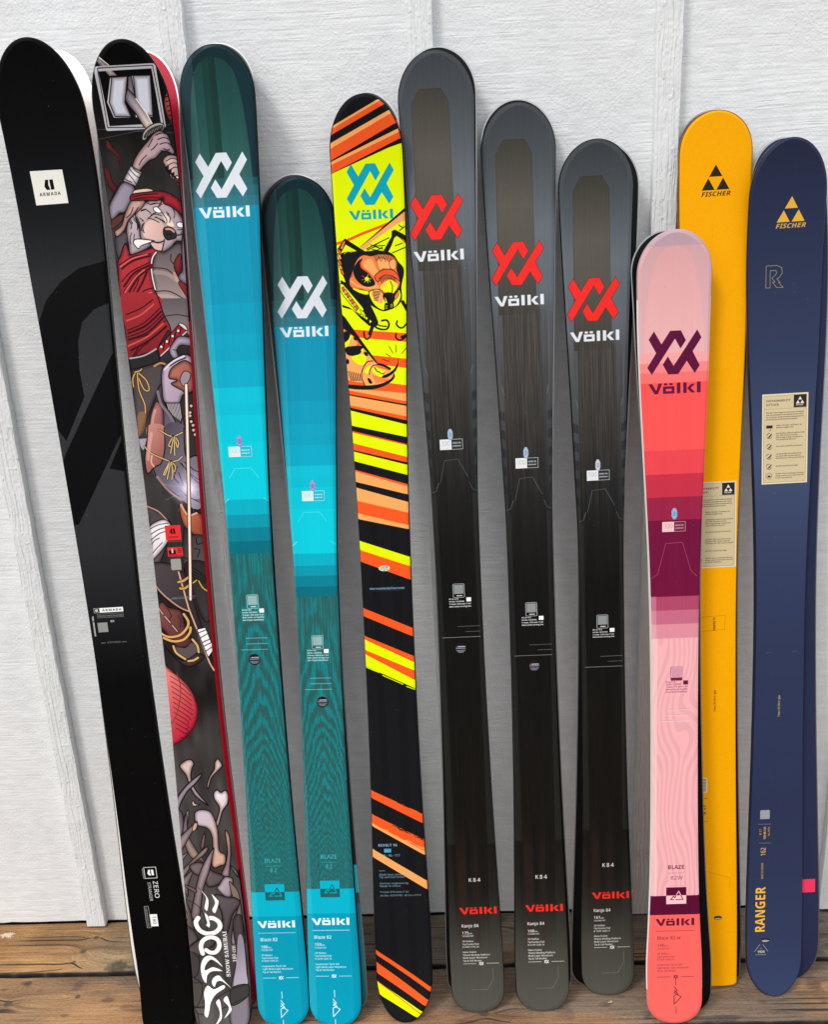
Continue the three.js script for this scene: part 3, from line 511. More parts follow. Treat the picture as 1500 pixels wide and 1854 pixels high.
  D('P','#1a1517','#120d0e',0.36,'45.3 189.8 51.7 187.9 50.4 194.8 47.1 196.7');
  D('P','#1a1517','#120d0e',0.36,'49.3 194.8 55.7 192.8 54.6 200.0 51.4 201.7');
  D('P','#1a1517','#120d0e',0.36,'53.3 199.7 59.7 197.8 58.9 205.3 55.7 206.7');
  D('P','#1a1517','#120d0e',0.36,'57.4 204.7 63.7 202.8 63.2 210.5 60.0 211.7');
  D('P','#1a1517','#120d0e',0.36,'61.4 209.7 67.8 207.8 67.4 215.8 64.3 216.7');
  D('P','#1a1517','#120d0e',0.37,'65.5 214.7 71.8 212.8 71.7 221.0 68.6 221.8');
  D('P','#efeceb','#120d0e',0.49,'56.6 199.2 61.4 199.5 62.9 202.4 58.0 202.9');
  D('P','#a32028','#120d0e',0.49,'54.2 203.6 63.4 203.2 64.1 205.5 55.1 206.5');
  D('P','#efeceb','#120d0e',0.49,'59.6 206.4 63.7 206.7 65.0 209.3 60.8 209.9');
  D('P','#a32028','#120d0e',0.49,'57.1 210.2 65.1 209.9 65.8 212.2 58.0 212.8');
  D('P','#efeceb','#120d0e',0.49,'62.7 213.7 66.1 213.8 67.1 216.3 63.6 216.9');
  D('P','#a32028','#120d0e',0.49,'60.0 216.7 66.7 216.6 67.4 219.0 60.9 219.2');
  D('S','#e6c3b6>#cfa8a0','',0.00,'1.9 267.9 17.1 264.0 28.5 274.0 27.8 292.9 23.6 298.5 11.3 296.7 -5.4 289.9 -4.2 278.2');
  D('S','#dab0a6','',0.00,'4.7 301.1 15.7 302.3 23.0 304.4 20.9 312.6 11.1 310.9');
  D('S','#ecd2c6','',0.00,'31.7 255.5 39.5 262.9 45.7 274.9 40.5 277.0 33.6 271.9 29.7 262.4');
  D('s','','#120d0e',1.10,'-5.9 248.8 1.7 247.5 9.6 254.3');
  D('s','','#120d0e',1.10,'5.3 237.8 11.1 240.4 19.9 239.1');
  D('s','','#120d0e',1.10,'29.2 255.3 34.4 264.9 33.8 270.8');
  D('s','','#120d0e',1.10,'35.6 253.3 40.7 262.9 38.8 269.9');
  D('s','','#120d0e',1.11,'17.5 260.5 25.6 265.7 31.3 270.6');
  D('s','','#120d0e',1.11,'3.9 261.0 12.2 263.8 21.6 269.0');
  D('s','','#120d0e',1.11,'-3.0 267.7 -6.4 275.7 -4.8 284.1');
  D('s','','#120d0e',1.11,'-14.4 258.9 -10.7 269.6 -11.3 281.4');
  D('s','','#120d0e',1.11,'-19.8 262.1 -13.4 271.8 -15.4 278.8');
  D('s','','#120d0e',1.11,'-27.4 264.0 -24.5 271.2 -26.4 277.0');
  D('s','','#120d0e',1.10,'46.2 246.9 48.8 256.4 46.9 263.3');
  D('s','','#120d0e',1.11,'51.2 282.3 56.1 282.5 59.9 281.6');
  D('s','','#120d0e',1.11,'50.5 289.3 54.1 290.7 57.9 289.7');
  D('s','','#120d0e',1.10,'-18.8 243.5 -23.6 252.5 -31.8 259.1');
  D('s','','#120d0e',1.10,'-10.2 243.9 -17.5 252.9 -27.3 262.9');
  D('S','#2c2626','#120d0e',0.99,'29.0 278.2 39.3 277.2 47.2 284.4 47.6 293.9 38.6 297.0 31.2 296.6 26.8 288.1');
  D('s','','#c09580',2.46,'32.2 280.1 39.0 280.5 44.7 284.9');
  D('s','','#120d0e',1.36,'31.9 288.9 37.0 288.0 39.3 289.9');
  D('s','','#120d0e',1.36,'27.5 296.6 25.8 303.4 21.2 315.6');
  D('s','','#120d0e',1.24,'6.2 298.2 17.1 301.2 26.6 298.7');
  D('s','','#6d1a22',3.24,'-47.9 338.9 -26.6 326.9 1.4 321.1');
  D('s','','#120d0e',1.12,'-47.9 338.9 -26.6 326.9 1.4 321.1');
  D('s','','#6d1a22',3.25,'-47.2 367.8 -27.5 347.1 1.2 335.5');
  D('s','','#120d0e',1.12,'-47.2 367.8 -27.5 347.1 1.2 335.5');
  D('s','','#6d1a22',3.25,'-46.7 387.2 -22.0 354.6 2.1 339.1');
  D('s','','#120d0e',1.13,'-46.7 387.2 -22.0 354.6 2.1 339.1');
  D('s','','#6d1a22',3.26,'-38.7 394.8 -18.3 366.9 -6.1 345.8');
  D('s','','#120d0e',1.13,'-38.7 394.8 -18.3 366.9 -6.1 345.8');
  D('s','','#d25a58',1.74,'-50.1 336.4 -28.9 324.3 -3.3 318.5');
  D('s','','#d25a58',1.75,'-47.0 377.5 -27.0 354.4 -10.8 343.2');
  D('s','','#d25a58',1.75,'-26.4 396.7 -15.0 383.9 -2.0 379.7');
  D('s','','rgba(205,180,172,.35)',4.97,'6.2 347.7 25.9 351.1 42.2 362.7');
  D('s','','rgba(215,190,180,.35)',6.24,'6.0 387.4 26.0 388.4 52.4 400.6');
  D('s','','#efe0d8',1.65,'10.1 83.0 23.1 104.9 29.2 119.1');
  D('s','','#efe0d8',1.16,'-41.2 19.8 -24.4 34.8');
  D('P','#5d5558^#8d7f82','#120d0e',0.00,'6.6 389.8 62.1 392.6 58.9 460.7 50.2 446.1 22.5 445.4');
  D('s','','#120d0e',1.00,'15.6 419.4 37.8 418.1 58.7 422.8');
  D('S','#a02c33^#7d2127','#120d0e',0.00,'-54.2 381.9 7.3 385.0 14.2 414.4 24.6 443.6 8.6 458.8 -4.2 473.0 -50.7 486.2 -51.9 438.0');
  D('s','','#120d0e',1.50,'6.1 382.5 8.9 392.3 14.2 414.4 24.2 443.3 8.6 458.8 -4.2 473.0 -50.6 485.9');
  D('s','','#120d0e',1.26,'-48.9 439.4 -20.0 428.6 10.0 405.7');
  D('s','','#120d0e',1.26,'-50.1 450.4 -17.3 439.7 14.1 415.7');
  D('s','','#120d0e',1.26,'-48.1 455.4 -9.1 446.3 16.8 426.8');
  D('s','','#120d0e',1.27,'-44.6 482.7 -30.2 466.1 -19.3 459.3');
  D('s','','#120d0e',1.26,'-40.7 481.7 -26.5 467.6 -14.4 460.8');
  D('s','','#120d0e',1.26,'-48.7 413.7 -23.9 405.2 -1.1 391.8');
  D('P','#2a2728','#120d0e',1.14,'-50.8 487.4 -3.0 473.6 0.7 493.6 -49.5 505.5');
  D('s','','#a9a4ac',2.03,'-49.8 486.0 -25.5 482.4 -3.5 472.4');
  D('P','#2e2a2c','#120d0e',1.01,'0.7 467.7 19.0 442.8 23.9 444.2 24.0 496.0 1.0 497.3');
  D('P','#97222a','#120d0e',1.13,'-0.8 470.7 38.7 434.0 51.6 444.4 2.0 486.9');
  D('P','#eceaea','#120d0e',0.50,'3.3 467.2 7.5 467.0 7.3 471.4 3.2 471.7');
  D('P','#eceaea','#120d0e',0.50,'13.8 458.8 17.9 458.7 17.8 463.1 13.7 463.4');
  D('P','#eceaea','#120d0e',0.50,'24.2 450.5 28.4 450.3 28.2 454.7 24.1 455.0');
  D('P','#eceaea','#120d0e',0.50,'34.6 442.2 38.7 442.0 38.6 446.4 34.5 446.7');
  D('p','','#120d0e',1.26,'8.3 474.2 13.0 458.4');
  D('p','','#120d0e',1.26,'18.5 466.1 23.2 450.6');
  D('p','','#120d0e',1.26,'28.6 458.0 33.2 442.7');
  D('p','','#120d0e',1.26,'38.7 449.9 43.3 434.9');
  D('p','','#cfc0bc',1.52,'2.9 484.4 50.1 446.7');
  D('S','#d8d0cc','#120d0e',1.00,'38.2 433.3 42.7 432.3 49.8 436.9 52.6 444.4 48.0 443.0 42.2 437.8');
  D('P','#4a4446^#5a5152','#120d0e',1.02,'-49.6 506.1 0.6 494.2 6.7 503.8 0.6 533.5 -8.2 544.3 -21.6 570.1 -47.3 619.7 -51.8 619.5');
  D('s','','#b98354',2.53,'-9.5 500.6 1.1 496.1 11.0 499.1');
  D('s','','#120d0e',3.04,'-40.8 507.8 -25.9 523.4 -22.4 539.9 -31.2 538.2 -39.2 516.6 -41.0 509.0');
  D('s','','#d9a55c',1.65,'-40.8 507.8 -25.9 523.4 -22.4 539.9 -31.2 538.2 -39.2 516.6 -41.0 509.0');
  D('s','','#120d0e',3.05,'-39.8 510.3 -39.6 539.1 -32.5 563.3 -32.7 578.4');
  D('s','','#d9a55c',1.65,'-39.8 510.3 -39.6 539.1 -32.5 563.3 -32.7 578.4');
  D('s','','#120d0e',3.05,'-42.2 508.9 -48.5 519.9 -48.6 533.6');
  D('s','','#d9a55c',1.65,'-42.2 508.9 -48.5 519.9 -48.6 533.6');
  D('s','','#120d0e',3.05,'-43.5 508.9 -35.7 507.4 -31.6 504.5');
  D('s','','#d9a55c',1.65,'-43.5 508.9 -35.7 507.4 -31.6 504.5');
  D('S','#b9a9bc>#8f8296','#120d0e',1.26,'18.3 475.9 27.3 461.6 38.2 453.3 59.2 458.2 58.0 470.5 39.3 468.3 31.5 476.6 33.0 487.7 23.3 489.1');
  D('s','','#120d0e',1.01,'24.7 475.0 30.9 476.5 31.9 479.0');
  D('S','#c2aebf>#a08ca0','#120d0e',1.27,'3.5 507.4 23.0 492.2 42.9 483.9 55.9 493.8 57.1 542.4 35.3 550.8 26.3 564.8 4.6 563.8 -0.5 548.4');
  D('S','#b5705c>#94564a','#120d0e',1.26,'44.4 493.9 55.3 506.2 54.7 540.4 41.9 548.6 32.2 542.5 16.4 531.7 26.8 526.0 13.6 521.6 17.1 508.1 28.7 499.3');
  D('s','','#120d0e',1.52,'17.0 501.8 29.1 495.0 44.9 489.6');
  D('S','#9c8690','#120d0e',1.01,'32.0 525.0 40.2 511.7 50.6 515.9 46.9 528.2 36.6 536.4');
  D('P','#423c40','#120d0e',1.15,'3.4 563.1 28.2 564.3 31.1 601.7 18.8 602.4 8.1 580.3');
  D('p','','#bdb6ba',0.89,'6.5 564.5 9.4 580.4');
  D('p','','#bdb6ba',0.89,'9.0 564.6 11.8 582.3');
  D('p','','#bdb6ba',0.89,'11.6 564.7 14.2 584.2');
  D('p','','#bdb6ba',0.89,'14.1 564.8 16.6 586.0');
  D('p','','#bdb6ba',0.89,'16.7 565.0 18.9 587.9');
  D('p','','#bdb6ba',0.89,'19.2 565.1 21.3 589.8');
  D('p','','#bdb6ba',0.89,'21.8 565.2 23.7 591.7');
  D('p','','#bdb6ba',0.89,'24.3 565.3 26.1 593.6');
  D('p','','#bdb6ba',0.89,'26.8 565.4 28.5 595.5');
  D('S','#504a54>#6d6472','#120d0e',1.14,'-8.8 544.3 -0.0 532.8 0.4 561.1 15.1 588.3 21.4 608.9 30.4 589.0 29.6 624.5 -8.2 622.8 -3.6 576.0');
  D('S','#b87a74>#8a5450','#120d0e',1.15,'-17.6 567.8 -10.4 559.9 -1.8 577.3 -8.2 622.8 -32.0 621.7 -25.2 586.4');
  D('s','','#7a7078',3.31,'-8.0 543.1 -4.4 564.6 7.9 582.9 17.4 603.6');
  D('s','','#651820',3.28,'-48.2 444.3 -18.0 433.6 10.7 411.8');
  D('s','','#120d0e',1.26,'-48.2 444.3 -18.0 433.6 10.7 411.8');
  D('s','','#651820',3.28,'-49.3 455.3 -15.3 444.7 14.9 420.6');
  D('s','','#120d0e',1.26,'-49.3 455.3 -15.3 444.7 14.9 420.6');
  D('s','','#651820',3.29,'-46.1 472.8 -12.8 457.1 17.1 436.5');
  D('s','','#120d0e',1.26,'-46.1 472.8 -12.8 457.1 17.1 436.5');
  D('s','','#c9524a',2.01,'-48.5 423.5 -23.6 415.0 -0.6 399.1');
  D('s','','#c9524a',2.02,'-50.4 465.2 -17.3 452.0 12.5 431.4');
  D('S','rgba(190,120,70,.5)','',0.00,'-47.6 585.3 -40.2 575.5 -31.7 581.0 -38.1 606.1 -48.3 617.1');
  D('s','','#e3d3dd',2.03,'6.9 507.6 22.8 494.7 42.6 486.4');
  D('s','','rgba(225,165,150,.6)',3.83,'-15.6 574.2 -21.0 589.1 -26.5 618.1');
  D('S','#e3b3a6','#120d0e',0.89,'43.8 570.0 47.2 567.0 49.9 570.3 46.6 573.3');
  D('S','#e3b3a6','#120d0e',0.89,'40.8 581.2 44.2 578.2 47.0 581.5 43.6 584.5');
  D('S','#e3b3a6','#120d0e',0.89,'40.3 586.7 43.7 583.6 46.5 586.9 43.1 589.9');
  D('S','#e3b3a6','#120d0e',0.89,'41.3 596.4 44.7 593.4 47.5 596.7 44.1 599.7');
  D('S','#e3b3a6','#120d0e',0.89,'43.9 602.9 47.3 599.9 50.1 603.2 46.7 606.2');
  D('S','#e3b3a6','#120d0e',0.90,'43.8 611.2 47.2 608.1 50.0 611.4 46.6 614.5');
  D('S','#e3b3a6','#120d0e',0.90,'45.7 618.9 49.0 615.9 51.8 619.2 48.5 622.2');
  D('S','#4e4852>#8c8092','#120d0e',0.00,'-2.0 602.6 31.3 604.2 30.2 656.5 50.6 660.0 49.8 739.1 36.0 748.3 20.2 735.8 3.0 724.6 -11.2 709.6 -23.7 691.5 -29.3 669.3');
  D('S','#c08478>#8f544e','#120d0e',0.00,'-30.7 600.0 -2.6 602.6 -5.6 642.0 -13.9 664.8 -22.2 669.6 -28.4 673.2 -39.6 681.7 -41.6 657.1 -35.4 627.9');
  D('s','','#120d0e',1.54,'-30.7 600.0 -35.4 627.9 -41.6 657.1 -39.6 681.7 -28.4 673.2 -22.2 669.6 -13.9 664.8 -5.6 642.0 -2.5 605.2');
  D('s','','#120d0e',1.53,'31.0 606.7 30.2 656.5 50.6 660.0 49.8 739.1 36.0 748.3 20.2 735.8 3.0 724.6 -11.2 709.6 -23.7 691.5 -28.5 674.5');
  D('s','','#d8a890',2.06,'-28.7 651.3 -31.2 662.7 -27.5 670.6');
  D('P','#a59aa8','',0.00,'-49.1 622.1 -34.8 621.5 -40.3 637.9 -43.3 641.6 -47.7 633.7');
  D('s','','#120d0e',2.82,'-11.6 608.5 2.9 618.1 13.1 619.9 27.8 614.2');
  D('s','','#d6b57e',1.54,'-11.6 608.5 2.9 618.1 13.1 619.9 27.8 614.2');
  D('s','','#120d0e',2.83,'-40.1 635.3 -29.6 647.4 -11.2 657.2 1.2 662.3 14.2 662.2 23.2 655.5');
  D('s','','#d6b57e',1.54,'-40.1 635.3 -29.6 647.4 -11.2 657.2 1.2 662.3 14.2 662.2 23.2 655.5');
  D('s','','#120d0e',2.82,'10.4 621.0 2.0 634.7 6.3 636.2 12.8 622.4 16.4 639.2 19.2 630.4 14.2 621.2');
  D('s','','#d6b57e',1.54,'10.4 621.0 2.0 634.7 6.3 636.2 12.8 622.4 16.4 639.2 19.2 630.4 14.2 621.2');
  D('s','','#120d0e',2.82,'11.7 621.1 3.8 648.9');
  D('s','','#d6b57e',1.54,'11.7 621.1 3.8 648.9');
  D('s','','#120d0e',2.82,'13.0 621.1 10.5 653.0');
  D('s','','#d6b57e',1.54,'13.0 621.1 10.5 653.0');
  D('s','','#120d0e',2.84,'1.2 662.9 -11.2 683.0 -8.7 684.4 2.3 664.3 7.2 681.3 10.0 672.3 3.7 663.0');
  D('s','','#d6b57e',1.55,'1.2 662.9 -11.2 683.0 -8.7 684.4 2.3 664.3 7.2 681.3 10.0 672.3 3.7 663.0');
  D('s','','#120d0e',2.84,'2.3 664.3 -6.4 693.6');
  D('s','','#d6b57e',1.55,'2.3 664.3 -6.4 693.6');
  D('s','','#120d0e',2.84,'3.6 664.3 4.5 682.4 1.4 693.9');
  D('s','','#d6b57e',1.55,'3.6 664.3 4.5 682.4 1.4 693.9');
  D('s','','#120d0e',1.03,'19.0 666.3 32.9 683.7 48.4 697.3');
  D('s','','#120d0e',1.03,'13.2 672.5 6.3 690.3 13.1 701.0');
  D('s','','#120d0e',1.04,'14.4 714.0 31.3 727.8 46.2 736.3');
  D('s','','#120d0e',1.04,'-19.8 691.7 -8.4 707.8 10.8 724.3');
  D('S','#d0744a>#8e4633','#120d0e',1.17,'12.3 736.8 22.2 756.2 39.4 753.7 49.0 762.7 49.6 799.7 30.6 792.5 16.2 777.7 10.3 754.4');
  D('s','','#d79a78',2.86,'13.4 738.8 23.3 757.6 39.3 755.0');
  D('S','#4b4446>#605356','#120d0e',1.17,'-47.4 739.4 -26.9 749.5 -6.9 773.4 -16.6 804.8 -39.8 851.3 -47.7 851.0 -47.3 777.0');
  D('s','','#b98c7c',1.82,'-46.7 738.8 -26.9 749.5 -9.3 770.7');
  D('S','#f3efee^#dcd3d8','#120d0e',1.18,'-47.1 778.3 -35.2 767.6 -17.8 763.5 -7.8 775.4 -15.8 803.5 -46.6 834.3 -46.7 803.5');
  D('s','','#120d0e',1.05,'-45.6 779.7 -29.1 772.5 -11.9 770.6');
  D('s','','#120d0e',1.05,'-47.3 790.2 -28.6 780.4 -11.2 777.2');
  D('s','','#120d0e',1.05,'-46.3 799.6 -29.4 788.3 -13.2 783.7');
  D('s','','#120d0e',1.05,'-47.3 808.9 -38.5 799.9 -30.2 796.3');
  D('s','','#120d0e',1.05,'-44.7 822.3 -34.4 812.1 -25.8 804.4');
  D('S','#3c3638>#574b4c','#120d0e',1.04,'14.4 783.6 28.0 792.1 48.3 799.6 46.4 855.7 8.9 854.2');
  D('s','','#120d0e',1.18,'33.9 799.0 35.5 809.7 44.9 807.5');
  D('s','','#120d0e',1.18,'11.0 832.7 28.3 844.2 43.5 851.6');
  D('s','','#120d0e',1.18,'29.5 817.5 38.5 820.5 33.3 833.7');
  D('s','','rgba(235,180,165,.5)',4.36,'-26.3 614.2 -31.6 634.4 -35.8 657.4');
  D('s','','rgba(205,160,150,.55)',3.88,'-23.4 688.9 -6.3 713.1 14.1 731.0');
  D('s','','#120d0e',1.29,'21.4 667.7 35.0 689.0 49.0 705.2');
  D('s','','#120d0e',1.29,'26.8 665.4 41.1 678.9 50.9 684.5');
  D('s','','#120d0e',1.29,'14.8 682.9 20.6 703.9 30.0 714.7');
  D('s','','#120d0e',1.30,'21.5 722.2 36.3 730.6 49.1 732.5');
  glow(29.7,710.8,38);
  D('S','#4a4346>#3a3537','#120d0e',1.19,'-46.9 841.0 -0.0 848.3 8.9 864.9 10.6 930.3 -7.5 924.1 -29.7 906.8 -46.4 881.6');
  D('s','','#c08c76',2.12,'-46.4 881.6 -30.5 901.3 -7.3 922.0 9.2 930.5');
  D('S','#2e2a2b>#3d3738','#120d0e',0.92,'11.0 843.4 47.8 845.0 48.2 897.7 46.5 945.5 33.2 945.0 17.3 888.3');
  D('s','','#120d0e',1.05,'10.8 846.1 28.4 854.9 45.6 869.1');
  D('s','','#120d0e',1.05,'14.1 852.2 27.9 860.3 45.3 872.1');
  D('s','','#120d0e',1.05,'17.5 858.2 27.4 865.7 45.0 875.1');
  D('s','','#120d0e',1.05,'20.9 864.3 26.9 871.1 44.7 878.0');
  D('s','','#120d0e',1.05,'24.3 870.4 26.4 876.4 44.5 881.0');
  D('s','','#120d0e',2.90,'31.7 876.0 37.2 887.7 47.0 897.0');
  D('s','','#c9a24e',1.85,'31.7 876.0 37.2 887.7 47.0 897.0');
  D('s','','#120d0e',2.90,'21.5 879.0 27.9 874.5');
  D('s','','#c9a24e',1.85,'21.5 879.0 27.9 874.5');
  D('P','#3b3639>#2b2728','#120d0e',1.19,'-2.9 857.7 7.6 858.1 44.8 1030.1 44.4 1049.8 36.3 1027.0 20.5 966.5 8.5 924.7');
  D('p','','#d9a788',2.11,'-2.3 858.4 9.1 924.8 21.1 967.2 37.0 1027.0 43.7 1042.7');
  D('P','#f0edee','#120d0e',1.20,'20.0 964.4 35.7 961.3 40.0 975.6 44.6 993.1 44.3 1006.3 35.6 1017.4 28.6 994.6');
  D('p','','#120d0e',1.20,'22.8 970.8 36.6 965.8');
  D('p','','#120d0e',1.20,'24.5 980.5 38.7 972.8');
  D('p','','#120d0e',1.20,'27.8 989.0 43.1 982.6');
  D('p','','#120d0e',1.20,'29.8 996.0 44.5 989.6');
  D('p','','#120d0e',1.20,'31.6 1005.8 44.4 998.0');
  D('s','','#120d0e',4.49,'-4.8 876.5 4.0 874.8 15.3 867.9');
  D('s','','#cf9a58',3.17,'-4.8 876.5 4.0 874.8 15.3 867.9');
  D('s','','#120d0e',4.49,'-2.6 888.1 5.3 888.5 14.5 882.7');
  D('s','','#cf9a58',3.17,'-2.6 888.1 5.3 888.5 14.5 882.7');
  D('S','#7d4844>#573232','#120d0e',1.20,'-45.8 918.4 -35.6 912.0 -27.2 921.2 -5.3 929.7 -0.2 958.8 8.4 988.2 -3.8 996.8 -19.8 995.5 -35.9 968.4 -48.1 950.0');
  D('p','','#120d0e',2.39,'-45.9 921.2 -37.8 933.8');
  D('p','','#d9b9a0',1.33,'-45.9 921.2 -37.8 933.8');
  D('p','','#120d0e',2.40,'-34.9 938.1 -26.1 950.2');
  D('p','','#d9b9a0',1.33,'-34.9 938.1 -26.1 950.2');
  D('p','','#120d0e',2.40,'-23.2 955.1 -15.6 966.5');
  D('p','','#d9b9a0',1.33,'-23.2 955.1 -15.6 966.5');
  D('s','','#120d0e',0.93,'-28.7 923.2 -23.4 937.2 -28.3 945.2');
  D('s','','#120d0e',0.93,'-11.3 936.3 -7.2 948.8 -9.6 959.8');
  D('s','','#120d0e',4.81,'-47.3 968.0 -32.7 976.2 -12.4 974.2 2.2 961.6 6.1 949.4 -0.6 935.4');
  D('s','','#d7a463',3.34,'-47.3 968.0 -32.7 976.2 -12.4 974.2 2.2 961.6 6.1 949.4 -0.6 935.4');
  D('s','','#120d0e',4.82,'-40.9 977.9 -24.2 984.8 -5.1 982.1 6.8 970.1 9.0 960.5');
  D('s','','#d7a463',3.34,'-40.9 977.9 -24.2 984.8 -5.1 982.1 6.8 970.1 9.0 960.5');
  D('S','#4b4243>#38312f','#120d0e',1.34,'-42.9 990.4 -26.7 1010.5 -8.9 1021.0 11.1 1009.5 25.7 1011.5 27.0 1018.9 11.8 1030.2 -2.0 1033.2 -18.5 1022.8');
  D('S','#5b4f50','#120d0e',0.80,'-26.5 995.2 -3.9 997.5 9.1 988.2 19.9 1001.2 13.8 1009.3 -6.1 1019.7 -20.1 1012.2');
  D('s','','#120d0e',4.29,'-25.1 993.9 -20.9 1006.6 -6.0 1019.0');
  D('s','','#d6aa6c',2.95,'-25.1 993.9 -20.9 1006.6 -6.0 1019.0');
  D('s','','#120d0e',4.27,'10.3 982.7 17.9 994.2 19.4 1006.8');
  D('s','','#d6aa6c',2.94,'10.3 982.7 17.9 994.2 19.4 1006.8');
  D('s','','#120d0e',4.30,'-1.0 1022.7 8.6 1021.7 17.1 1017.1');
  D('s','','#d6aa6c',2.95,'-1.0 1022.7 8.6 1021.7 17.1 1017.1');
  line('#8a8d90',.6,-23.1,906.8,20.9,906.4);
  D('S','#e07a70>#b01f35','#120d0e',1.08,'-50.1 1032.3 -36.3 1036.3 -9.3 1064.9 3.2 1089.4 7.3 1118.2 -2.4 1148.1 -25.3 1172.0 -53.0 1186.8 -59.7 1185.4 -62.6 1108.4');
  D('s','','#4d0f14',0.94,'-36.6 1039.8 -20.2 1051.7 -3.1 1070.8');
  D('s','','#4d0f14',0.94,'-36.5 1049.7 -19.3 1062.2 -2.9 1079.8');
  D('s','','#4d0f14',0.95,'-36.4 1059.6 -18.5 1072.7 -2.7 1088.9');
  D('s','','#4d0f14',0.95,'-36.3 1069.5 -17.6 1083.3 -2.5 1098.1');
  D('s','','#4d0f14',0.95,'-36.2 1079.4 -16.7 1093.8 -2.3 1107.2');
  D('s','','#4d0f14',0.95,'-36.1 1089.4 -15.9 1104.4 -2.1 1116.4');
  D('s','','#4d0f14',0.95,'-36.0 1099.4 -15.0 1115.1 -1.9 1125.6');
  D('s','','#4d0f14',0.95,'-36.0 1109.4 -14.2 1125.8 -7.4 1134.7');
  D('s','','#4d0f14',0.95,'-35.9 1119.5 -13.3 1136.5 -12.9 1143.1');
  D('s','','#4d0f14',0.95,'-35.8 1129.6 -12.5 1147.2 -18.4 1151.6');
  D('s','','#4d0f14',0.95,'-35.8 1139.7 -11.6 1158.0 -23.9 1160.1');
  D('s','','#4d0f14',0.95,'-35.7 1149.8 -10.8 1168.7 -29.4 1168.7');
  D('s','','#7a3a32',1.21,'-23.6 1044.5 -19.9 1075.8 -31.2 1121.1 -47.4 1146.5');
  D('s','','#501015',1.92,'-54.4 1187.0 -25.4 1172.7 -2.4 1148.1 7.3 1118.2 3.2 1089.4');
  D('S','#d8b9ae>#c4b2c0','#120d0e',1.65,'-36.8 1224.4 -23.9 1213.1 -14.2 1212.4 -10.0 1220.9 -14.7 1231.1 -17.9 1250.2 -10.6 1274.3 7.8 1302.1 3.6 1300.5 -14.2 1283.1 -23.1 1260.4 -26.9 1242.5');
  D('S','#8b7c88>#dcd4e2','#120d0e',1.65,'3.3 1240.3 -9.0 1258.2 -28.9 1277.4 -45.9 1307.5 -56.0 1345.0 -59.8 1341.8 -54.2 1299.8 -38.3 1274.1 -16.8 1252.9');
  D('S','#efd3c2>#d8b8ac','#120d0e',1.51,'35.3 1212.7 41.9 1225.7 31.6 1237.4 19.4 1250.3 11.9 1270.9 10.3 1263.1 17.0 1246.7 26.6 1232.5 28.9 1219.3');
  D('S','#e9dfe8>#d5b9b0','#120d0e',1.66,'28.3 1273.8 34.7 1279.1 43.4 1275.1 47.7 1285.2 45.4 1301.9 33.9 1318.1 24.5 1344.6 18.2 1344.4 28.9 1311.6 21.0 1291.8 21.2 1279.8');
  D('S','#c9a992','#120d0e',1.25,'-21.2 1297.9 -18.1 1294.2 -15.2 1300.3 -7.0 1302.1 -19.1 1304.7');
  D('S','#8f7c74','#120d0e',1.25,'-29.0 1312.6 -34.0 1342.7 -43.8 1342.4 -38.0 1325.9');
  D('S','#6d6068>#8a7a80','#120d0e',1.13,'-51.9 1314.7 -41.0 1319.1 -43.3 1354.5 -56.0 1367.8');
  D('S','#8c7d84>#9d8672','#120d0e',1.13,'-36.5 1324.7 -32.8 1324.8 -34.0 1363.0 -19.9 1399.3 -6.8 1421.8 -16.4 1416.0 -33.6 1409.9 -43.5 1381.9 -43.9 1354.5');
  D('S','#b08a80>#8a6a66','#120d0e',1.13,'-2.9 1360.6 -6.6 1385.9 -13.0 1394.0 -12.6 1382.9 -8.2 1369.3');
  D('S','#c9b9c4>#cfa692','#120d0e',1.50,'-17.0 1317.2 -1.4 1312.3 14.0 1320.9 21.7 1353.9 21.0 1395.0 31.3 1406.4 29.1 1424.4 19.2 1428.5 9.9 1432.4 4.0 1425.0 8.4 1397.4 9.7 1367.2 2.5 1350.5 -13.4 1344.8 -18.8 1336.2');
  D('S','#8d7d86>#a38d8a','#120d0e',1.25,'-19.0 1338.2 -15.5 1341.0 -17.5 1351.2 -25.8 1356.7 -55.5 1400.9 -56.7 1374.6');
  D('S','#c79f90','#120d0e',0.88,'-25.2 1349.6 -20.4 1339.5 -15.5 1341.0 -18.3 1350.5 -24.5 1355.8');
  D('S','#cfc2cc>#8f8390','#120d0e',1.14,'-58.2 1411.9 -38.1 1398.0 -57.8 1423.0');
  D('S','#8d806e>#a3928e','#120d0e',1.26,'-5.1 1389.8 -0.7 1394.3 -10.4 1406.5 -32.4 1423.8 -58.3 1459.3 -60.1 1443.9 -34.3 1416.8');
  D('S','#8f7f84^#6a5d62','#120d0e',1.15,'-59.5 1459.3 -36.3 1437.6 -34.2 1441.9 -44.2 1465.4 -47.9 1490.6 -58.9 1472.0');
  D('S','#77686a>#544a4e','#120d0e',1.39,'-38.4 1426.4 -21.8 1419.3 -9.6 1424.5 4.3 1438.9 22.5 1447.6 24.9 1456.3 14.5 1466.1 -6.4 1471.4 -14.8 1452.3 -31.7 1442.7');
  D('S','#d3ab92>#9f868a','#120d0e',1.38,'37.0 1355.7 42.6 1368.2 42.4 1398.5 38.7 1426.1 33.7 1451.0 20.8 1445.7 29.6 1425.8 35.9 1398.3 35.0 1363.9');
  D('S','#a9989e>#8f7c80','#120d0e',1.39,'39.3 1427.5 49.8 1440.3 52.4 1454.3 42.5 1437.3');
  D('S','#ab9aa0^#7c6c6e','#120d0e',1.39,'10.6 1391.3 7.6 1405.7 -2.1 1438.7 -17.2 1477.4 -30.3 1533.7 -45.7 1533.3 -34.8 1486.8 -21.8 1445.1 -7.6 1416.3');
  D('S','#6c5550','#120d0e',1.15,'-60.2 1461.8 -33.5 1474.1 -33.1 1482.6 -54.5 1466.5');
